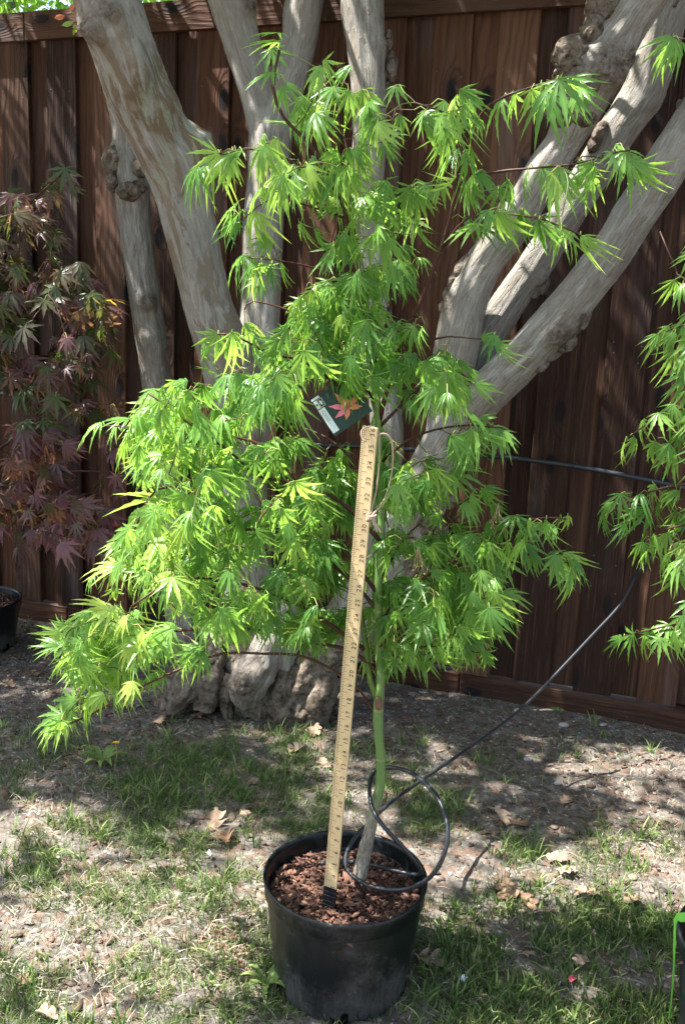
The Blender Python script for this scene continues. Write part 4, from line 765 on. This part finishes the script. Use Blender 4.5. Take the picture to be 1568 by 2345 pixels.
for q in range(3, 37):
    fc.body = str(q); fc.size = .0112; fc.align_x = 'CENTER'; fc.align_y = 'CENTER'; fc.space_character = 1.35
    dg = bpy.context.evaluated_depsgraph_get(); dg.update(); me = bpy.data.meshes.new_from_object(fo.evaluated_get(dg))
    v = np.array([p.co[:] for p in me.vertices])
    cx_, cy_ = (v[:, 0].min()+v[:, 0].max())/2, (v[:, 1].min()+v[:, 1].max())/2
    V = np.stack([-(v[:, 1]-cy_)*.95+.0052, np.full(len(v), fy-.0001), (v[:, 0]-cx_)+q*I-.0008], -1)
    for k_ in (3, 4):
        fs = [list(p.vertices) for p in me.polygons if len(p.vertices) == k_]
        if fs: mb.add(V, np.array(fs))
    bpy.data.meshes.remove(me)
bpy.data.objects.remove(fo)
yobj(mb, 'markings', flat('ink', (.03, .025, .02), .6, .2, .1))
# cord through the top of the yardstick
Yt = best[2]
mb = MB(); cp = [(838,1012,Yt-.010),(829,1004,Yt-.008),(827,988,Yt-.006),(838,978,Yt-.003),(856,978,Yt),(868,992,Yt),(868,1015,Yt+.004),(868,1060,Yt+.010),(862,1120,Yt+.012),(852,1160,Yt+.010),(848,1182,Yt+.008)]
tube(mb, spline([W(*q) for q in cp], .005), .0013, 7)
cp = [(862,1000,Yt-.002),(870,994,Yt-.004),(884,994,Yt-.006),(895,1006,Yt-.004),(899,1030,Yt),(897,1080,Yt+.02),(888,1120,Yt+.02),(874,1155,Yt+.012),(856,1175,Yt+.006),(846,1190,Yt+.004)]
tube(mb, spline([W(*q) for q in cp], .005), .0013, 7)
for q in range(4):
    th = np.linspace(0, 2*pi, 13); c = W(850, 1180+q*4, Yt+.004); tube(mb, [c+RC*.007*cos(t_)+UC*.002*sin(t_+q)+F*.005*sin(t_) for t_ in th], .0014, 6)
for e in ((864,1218),(872,1220)): tube(mb, spline([W(850,1188,Yt+.002), W((850+e[0])/2+1,1203,Yt), W(*e,Yt)], .006), .0016, 7)
o = mb.build('cord', flat('tan_cord', (.36, .27, .20), .8)); recenter(o); tag(o, 'tan cord looped through the yardstick top and knotted on its right side', 'cord')
# ------------------------------------------------------------------ plant tag
TYg = 1.60; Ac, Bc = W(711, 917, TYg), W(766, 1000, TYg-.01); Dc = W(798, 858, TYg+.01); e1 = Bc-Ac; e2 = Dc-Ac; nT = norm(np.cross(e1, e2)); nT = nT if nT[1] < 0 else -nT
def tp(u, v, k=1): return Ac+e1*u+e2*v+nT*(.0009*k)
tagT = empty('plant_tag', (Ac+Bc+Dc)/3, 'glossy plant label card with a red maple leaf picture hanging in the foliage', 'plant label')
def card(name, quads, m, k=1, thick=False):
    mb = MB()
    for Q in quads:
        V = np.array([tp(u, v, k) for u, v in Q]); n = len(V)
        if thick: mb.add(np.vstack([V, V-nT*.0008]), np.array([list(range(n)), list(range(2*n-1, n-1, -1))]))
        else: mb.add(V, np.array([list(range(n))]))
    o = mb.build(name, m, tagT, smooth=False); return o
R_ = lambda a, b, c, d_: [(a, b), (c, b), (c, d_), (a, d_)]
card('card', [R_(0, 0, 1, 1)], flat('dark_green_print', (.02, .045, .035), .5, .3, .4), 0, True)
card('white_strip', [R_(.0, .0, .055, .2), R_(.30, .015, .93, .17)], flat('pale_print', (.66, .72, .74), .5, .5, .12), 1)
card('symbol_panel', [R_(.075, .02, .275, .10), R_(.075, .115, .085, .225), R_(.265, .115, .275, .225), R_(.075, .215, .275, .225), R_(.075, .105, .275, .115)], flat('white_print', (.6, .62, .6), .35, .5, .05), 1)
th = np.linspace(0, 2*pi, 13)[:-1]
card('symbol', [[(.175+.028*cos(t_), .06+.022*sin(t_)) for t_ in th]], flat('black_print', (.01, .015, .015), .35, .5, .1), 2)
card('tree_symbol', [[(.11, .15), (.125, .175), (.15, .185), (.175, .2), (.2, .185), (.225, .18), (.235, .16), (.22, .145), (.2, .145), (.175, .13), (.15, .14), (.125, .135)]], flat('white_print_b', (.65, .67, .65), .35, .5, .05), 2)
rgt = np.random.default_rng(2); lines = []
for row, (u0, u1) in enumerate(((.34, .62), (.36, .66))):
    for q in range(9):
        a = u0+(u1-u0)*q/9; vv = .055+row*.045+rgt.normal()*.004; lines.append([(a, vv), (a+.018, vv+.006), (a+.02, vv+.022), (a+.004, vv+.018)])
card('lettering', lines, flat('grey_print', (.09, .11, .12), .4, .4, .1), 2)
# the printed leaf: seven pointed flat lobes
mb = MB(); cu, cv = .62, .60
for k_, (a, L) in enumerate([(150, .42), (190, .50), (232, .48), (275, .40), (318, .30), (108, .42), (60, .34)]):
    a = radians(a); L *= .95; du, dv = cos(a), sin(a); V = []
    S1 = [(0, .02), (.15, .05), (.35, .085), (.45, .07), (.6, .075), (.75, .04), (1, 0), (.75, -.04), (.6, -.075), (.45, -.07), (.35, -.085), (.15, -.05), (0, -.02)]
    for s, w_ in S1:
        u = cu+(du*s*L-dv*w_*1.0*.8); v = cv+(dv*s*L+du*w_*.8); V.append(tp(min(max(u, .01), .99), min(max(v, .18 if u > .28 else .24), .99), 1.2))
    mb.add(V, np.array([list(range(len(V)))]), 0 if k_ not in (2, 3) else 1)
mb.build('leaf_picture', [flat('orange_print', (.62, .20, .09), .5, .5, .25), flat('pink_print', (.85, .20, .28), .5, .5, .3)], tagT, smooth=False)
# ------------------------------------------------------------------ drip hose
hp = [FP(1600,1190,.03), FP(1520,1240,.05), FP(1478,1290,.07), W(1455,1318,2.62), W(1420,1383,2.55), W(1350,1460,2.48), W(1230,1587,2.36), W(1160,1650,2.26), W(1060,1722,2.1), W(960,1790,1.9), W(890,1842,1.73), W(838,1890,1.66), W(805,1930,1.62), W(791,1965,1.59), W(800,1998,1.55), W(835,2024,1.52), W(885,2037,1.50), W(940,2034,1.47), W(990,2003,1.42), W(1018,1950,1.41), W(1024,1890,1.43), W(1000,1825,1.48), W(950,1775,1.55), W(900,1758,1.62), W(862,1766,1.635), W(846,1795,1.60), W(852,1850,1.55), W(880,1895,1.52), W(918,1935,1.52), W(945,1965,1.52), W(962,1990,1.53), W(955,2003,1.54), W(900,1993,1.56), W(830,1976,1.605), W(780,1973,1.61), W(735,1978,1.58)]
hp[0] = FP(1600,1190,.03); mb = MB(); tube(mb, spline(hp, .012), .0040, 12); hs = mb.build('drip_hose', MHO); recenter(hs); tag(hs, 'thin black hose looping from the fence down into the middle pot', 'hose')
# ------------------------------------------------------------------ ground cover
rg = np.random.default_rng(77)
def gpts(n, x0=-1.75, x1=1.75, y0=1.0, y1=3.6): 
    P = np.stack([rg.uniform(x0, x1, n), rg.uniform(y0, y1, n)], -1); px, py, Z = proj(np.column_stack([P, np.zeros(n)])); fy_ = FO[1]+(P[:, 0]-FO[0])*FDR[1]/FDR[0]
    return P[(px > -220) & (px < 1790) & (py < 2560) & (P[:, 1] < fy_-.03)]
def field(P, sc, seed): return np.array([mn.fractal(Vector((p[0]*sc, p[1]*sc, seed)), 1., 2., 3) for p in P])
def blobs(P, L):
    px, py, _ = proj(np.column_stack([P, np.zeros(len(P))])); out = np.zeros(len(P))
    for x, y, rx, ry, a in L: out = np.maximum(out, a*np.exp(-(((px-x)/rx)**2+((py-y)/ry)**2)**1.5))
    return out
GB = [(420,1780,190,90,1),(600,1740,170,70,.9),(330,1900,260,70,.8),(120,1700,150,50,.35),(60,1960,160,90,.7),(640,2230,120,90,.7),(60,2300,160,100,.7),(1250,2310,480,150,1.1),(1500,2250,200,160,1),(1050,2240,120,120,1),(720,1860,120,80,.8),(480,2040,200,60,.8),(250,2060,200,70,.6),(560,2200,200,120,.6),(150,2280,220,130,.7),(440,2290,200,120,.8),
      (1000,1860,90,60,.7),(900,1700,90,40,.3),(1180,2160,300,110,.95),(1300,2260,420,130,1),(1100,2290,260,130,1),(1450,2120,180,90,.9),(1400,1960,90,60,.6),(1180,1950,40,40,.8),(1230,1930,40,30,.7),(700,1640,50,30,.6),(900,1800,120,50,.5),(1120,1760,100,40,.3),(1330,1720,120,40,.2),(1500,1950,100,60,.4),(30,1800,70,60,.5)]
def blades(mb, P, Hh, wd, rg, lean=.6, rnd=None, seg=3, flat_=0.):
    n = len(P); a = rg.random(n)*2*pi; ln = rg.uniform(.1, 1, n)*lean; dx = np.stack([np.cos(a), np.sin(a), 0*a], -1); b = rg.random(n)*2*pi; sx = np.stack([np.cos(b), np.sin(b), 0*b], -1)
    base = np.column_stack([P, gzv(P[:, 0], P[:, 1])-.003]); V = []
    for q in range(seg+1):
        s = q/seg; c = base+dx*(Hh*ln*s**1.7)[:, None]+np.array([0, 0, 1.])*(Hh*np.sqrt(np.clip(1-(ln*.75*s)**2, .08, 1))*s*(1-flat_))[:, None]+np.array([0, 0, 1.])*(flat_*.012)
        ww = wd*(1-s**2)*(.6+.4*(s > 0)); 
        if q < seg: V += [c-sx*ww[:, None], c+sx*ww[:, None]]
        else: V += [c]
    V = np.stack(V, 1); k = V.shape[1]; i = np.arange(n)[:, None]*k; n0 = mb.n
    r = rg.random(n) if rnd is None else rnd
    mb.add(V.reshape(-1, 3), np.concatenate([i+[2*q, 2*q+1, 2*q+3, 2*q+2] for q in range(seg-1)]), 0, rnd=np.repeat(r, k)); mb.f.append(i+[2*seg-2, 2*seg-1, 2*seg]+n0); mb.mi.append(np.zeros(n))
P = gpts(620000); dn = np.clip(blobs(P, GB)*1.3+.02, 0, 1.25)*np.interp(P[:, 1], [1.3, 1.8, 2.3, 3.], [1.25, .95, .75, .5])*(.62+1.3*field(P, 6, 2.)+.6*field(P, 22, 5.)); P = P[rg.random(len(P)) < np.clip(dn, .012, .98)*.78]
px, py, _ = proj(np.column_stack([P, np.zeros(len(P))])); rt = (px > 1000) & (py > 2020)
mb = MB(); blades(mb, P, rg.uniform(.012, .034, len(P)), np.where(rt, .0017, .0009)*rg.uniform(.7, 1.5, len(P)), rg, 1.1, np.clip(rg.beta(2, 2.6, len(P))+np.where(rt, .05, 0), 0, 1))
# tufts of wider, longer blades
Q = gpts(7000); dn = blobs(Q, GB); Q = Q[rg.random(len(Q)) < dn*.6]; Q = np.vstack([Q, [G(x, y)[:2] for x, y in ((1230,1945),(1195,1960),(990,1890),(640,2120),(600,2200),(250,1745),(620,2280),(120,2230),(380,2180),(300,1740),(1290,2000),(1440,1960),(1180,2090),(440,1990),(660,2080),(200,2200))]])
T_ = np.repeat(Q, 9, 0); T_ = T_+rg.normal(size=T_.shape)*.007; blades(mb, T_, rg.uniform(.02, .055, len(T_)), rg.uniform(.0013, .0028, len(T_)), rg, 1.2, np.clip(rg.normal(.6, .2, len(T_)), 0, 1), 4)
o = mb.build('grass', MGS); tag(o, 'patchy short green lawn grass around the pot', 'grass', kind='stuff'); print('grass', len(P))
P = gpts(150000); dn = blobs(P, [(300,2200,420,190,1),(620,2180,200,150,1),(120,2050,200,80,.6),(1250,2250,420,150,.6),(1450,2000,160,90,.6),(750,1850,120,90,.5),(200,1850,250,90,.35),(1500,1750,200,120,.3)])+.06; P = P[rg.random(len(P)) < dn*.42]
mb = MB(); blades(mb, P, rg.uniform(.015, .05, len(P)), rg.uniform(.0006, .0014, len(P)), rg, 1.3, None, 2, .75); o = mb.build('dry_straw', MSTR); tag(o, 'pale dry grass stems lying over the soil', 'dry grass', kind='stuff')
P = gpts(60000); dn = .45+.5*field(P, 5, 7.)+blobs(P, [(1200,1680,300,90,.5),(1000,1650,200,50,.5),(600,1640,250,40,.5),(1400,1850,200,150,.4),(520,2200,160,110,.3),(560,1640,260,50,.8),(720,1650,100,40,.8)]); P = P[rg.random(len(P)) < dn*.62]
mb = MB(); C = np.column_stack([P, gzv(P[:, 0], P[:, 1])+rg.uniform(-.001, .003, len(P))]); chips(mb, C, rg.gamma(2.2, .0043, len(P))+.002, rg, .45, .25, rg.beta(1.5, 2.2, len(P))); 
o = mb.build('leaf_litter', MCH); tag(o, 'fine brown bark and leaf fragments scattered on the soil', 'litter', kind='stuff')
P = gpts(7000); C = np.column_stack([P, gzv(P[:, 0], P[:, 1])+.001]); C = C[:4200]; L = np.minimum(rg.gamma(1.6, .0010, len(C))+.0010, .006); mb = MB(); chips(mb, C, L, rg, .95, .2, None, .6); o = mb.build('gravel', MST); tag(o, 'tiny pale pebbles strewn over the bare soil', 'gravel', kind='stuff')
P = np.array([G(x+rg.normal()*40, y+rg.normal()*22)[:2] for x, y in [(520,2140)]*300+[(560,2200)]*200+[(600,2220)]*150]); mb = MB(); chips(mb, np.column_stack([P, gzv(P[:, 0], P[:, 1])+.004]), rg.uniform(.003, .011, len(P)), rg, .35, .35); o = mb.build('spilled_mulch', MMU); tag(o, 'small spill of red bark mulch on the grass left of the middle pot', 'mulch', kind='stuff')
# individual stones
for x, y, r, lab in ((1290,1661,.013,'whitish stone in the sun patch before the fence'),(1208,1738,.009,'small pale stone on the soil right of the hose'),(1185,1628,.010,'pale flat stone just under the fence kick board'),(1276,1792,.008,'little round stone on bare soil right of the coiled hose'),(1380,1662,.009,'cream stone on shaded soil near the fence right end')):
    c = G(x, y); mb = MB(); blob(mb, (0, 0, r*.35), (r*1.3, r, r*.6), x, amp=.15, freq=60, sub=3); mb.a = {'rnd': [(0, np.full(mb.n, .9))]}; o = mb.build('stone', MST); o.location = (c[0], c[1], gz(c[0], c[1])); tag(o, lab, 'stone', 'stones on the soil')
# fallen oak leaves
def oak_mesh(seed, L):
    r = np.random.default_rng(seed); K = 44; s = np.linspace(0, 1, K); env = np.interp(s, [0, .08, .3, .6, .85, 1], [.012, .03, .26, .34, .2, .0]); ph = r.uniform(-.3, .3); lob = np.abs(np.sin(pi*(3.1*s+.12+ph*.3)))**.8
    V = []; F_ = []; M_ = 4
    for q in range(K):
        for sg in range(-M_, M_+1):
            t = sg/M_; lb = lob[q] if sg > 0 else np.abs(sin(pi*(3.1*s[q]+.25+ph*.3)))**.8; w_ = env[q]*(.22+.95*lb)*(s[q] > .1)+.008
            x = t*w_; y = s[q]+abs(t)*w_*.55*(lb-.3); z_ = .28*(x*x)*4*r0c(seed)+.10*sin(s[q]*3.3+seed)+.05*sin(x*14+seed*2)+.03*sin(s[q]*17+x*9)
            V.append((x*L, (y-.5)*L, z_*L*.8))
    n = 2*M_+1
    for q in range(K-1):
        for j in range(n-1): F_.append((q*n+j, q*n+j+1, (q+1)*n+j+1, (q+1)*n+j))
    return np.array(V), np.array(F_)
def r0c(seed): return 1 if seed % 3 else -.6
OL = [(368,1655,.085,'large brown oak leaf curled on the soil left of the tree roots'),(722,1678,.075,'arched tan oak leaf with a hole shape left of the yardstick'),(678,1722,.07,'pale oak leaf lying in the sun patch near the yardstick'),(745,1752,.07,'sunlit broad oak leaf just left of the yardstick'),(492,1888,.085,'upper of two overlapping tan oak leaves on the grass left of the pot'),(515,1925,.080,'lower of two overlapping tan oak leaves on the grass left of the pot'),
 (598,1850,.05,'small bent oak leaf on dark grass behind the two overlapping leaves'),(560,1868,.05,'faded oak leaf half sunk in the grass'),(1150,1868,.085,'brown oak leaf in the litter heap right of the hose loop'),(1120,1845,.05,'folded amber oak leaf standing on edge right of the hose loop'),(1185,1885,.07,'flat oak leaf at the right end of the litter heap'),(1272,1975,.07,'dry oak leaf lit by sun beside the long grass tuft'),(1300,2000,.07,'grey tan oak leaf below the sunlit one'),
 (1160,2045,.085,'broad oak leaf at the edge of the lawn right of the pot'),(1205,2070,.06,'oak leaf poking from the lawn edge'),(1345,2050,.075,'shadowed oak leaf on the lawn between pots'),(980,2205,.085,'crumpled tan oak leaf touching the right side of the middle pot'),(1442,2070,.06,'brown oak leaf near the lower right pot'),(1210,2190,.045,'small curled oak leaf deep in the right lawn'),(1330,2205,.05,'little brown oak leaf near the bottom right grass'),
 (92,1440,.08,'oak leaf on dark soil beside the left pot'),(75,1410,.07,'oak leaf at the fence foot behind the left pot'),(70,1545,.075,'tan oak leaf on shaded soil in front of the left pot'),(170,1530,.06,'thin brown oak leaf on shaded soil near the maple tips'),(455,1640,.075,'pale oak leaf lying before the gnarled roots'),(20,1572,.07,'dull oak leaf at the far left edge of the yard'),(930,1655,.06,'light oak leaf on litter right of the green trunk'),(640,1640,.06,'oak leaf leaning by the roots in the bright spot'),
 (1440,1650,.05,'rolled brown leaf on pebbles under the fence'),(1290,1838,.05,'small faded oak leaf on bare soil at the right'),(60,2255,.04,'yellowish dead leaf on straw at the lower left'),(110,2335,.06,'oak leaf at the bottom left corner'),(870,1880,.0,'')]
for k_, (x, y, L, lab) in enumerate(OL):
    if L == 0: continue
    V, F_ = oak_mesh(k_, L*.86); mb = MB(); mb.add(V, F_, 0, rnd=random.uniform(.1, 1)); o = mb.build('fallen_leaf', MOL); c = G(x, y); o.location = (c[0], c[1], gz(c[0], c[1])+.014); o.rotation_euler = (random.uniform(-.3, .3), random.uniform(-.3, .3), random.uniform(0, 6.28)); tag(o, lab, 'oak leaf', 'fallen oak leaves')
# dandelion
d0 = G(262, 1762); d1 = W(266, 1702, d0[1]-.01); t = empty('dandelion', d0, 'yellow dandelion on a thin stalk in the lawn at left', 'flower'); mb = MB(); tube(mb, spline([d0-[0, 0, .01], (d0+d1)/2+[.004, 0, 0], d1], .01), .0011, 7, rnd=.9); mb.build('stalk', MPT, t)
mb = MB()
for q in range(46):
    a = rg.random()*2*pi; r = .010*sqrt(rg.random()); e = d1+[r*cos(a), r*sin(a), .004-.2*r]; s = np.array([-sin(a), cos(a), 0])*.0011; mb.add([d1-s, d1+s, e+s, e-s], np.array([[0, 1, 2, 3]]))
mb.build('flower_head', flat('yellow_petal', (.80, .55, .03), .6), t)
# rosette weed and clover-like weed
for x, y, lab, nl, LL in ((235,1752,'flat rosette weed with long toothed leaves left of the dandelion',9,.065),(210,1722,'round leaved seedling weed just above the rosette weed',5,.02),(528,1640,'tiny broad leaved weed among the roots litter',5,.018),(1275,1634,'light green seedling beside the hose near the fence',5,.022),(610,2262,'leafy sunlit weed at the left foot of the middle pot',8,.05)):
    c = G(x, y); t = empty('weed', (c[0], c[1], 0), lab, 'weed', 'small weeds in the lawn'); mb = MB()
    for q in range(nl):
        a = q*2*pi/nl+rg.normal()*.2; dd = np.array([cos(a), sin(a), 0]); s = np.array([-sin(a), cos(a), 0]); K = 9; V = []
        for k_ in range(K):
            u = k_/(K-1); cc = np.array([c[0], c[1], .006])+dd*LL*u+np.array([0, 0, .022*sin(u*2.4)*(LL/.05)]); ww = LL*.14*sin(pi*min(1, u*.9+.08))*(1 if k_ % 2 else .8)*(1.8 if LL < .03 else 1); V += [cc-s*ww, cc+[0, 0, -.002], cc+s*ww]
        i = np.arange(K-1)*3; mb.add(V, np.concatenate([np.stack([i, i+1, i+4, i+3], -1), np.stack([i+1, i+2, i+5, i+4], -1)]), 0, rnd=.7)
    mb.build('leaf_rosette', MGS, t)
for x, y, lab, cc in ((1062,2248,'white petal curled on the grass right of the middle pot',(.75,.78,.8)),(478,1960,'greyish white petal on the grass at left',(.6,.6,.6)),(1310,2245,'tiny pink red petal in the right lawn',(.6,.10,.15))):
    c = G(x, y); mb = MB(); V = []
    for q in range(6):
        for r_ in range(5): V.append((.011*(q/5-.5)*(1-.5*abs(r_/4-.5)), .016*(r_/4-.5), .006*abs(q/5-.5)+.004*sin(r_)))
    f = np.array([(q*5+r_, q*5+r_+1, q*5+r_+6, q*5+r_+5) for q in range(5) for r_ in range(4)]); mb.add(V, f); o = mb.build('fallen_petal', flat('petal_%d' % x, cc, .6)); o.location = (c[0], c[1], gz(c[0], c[1])+.012); o.rotation_euler = (.3, .2, x*.1); tag(o, lab, 'petal', 'fallen petals')
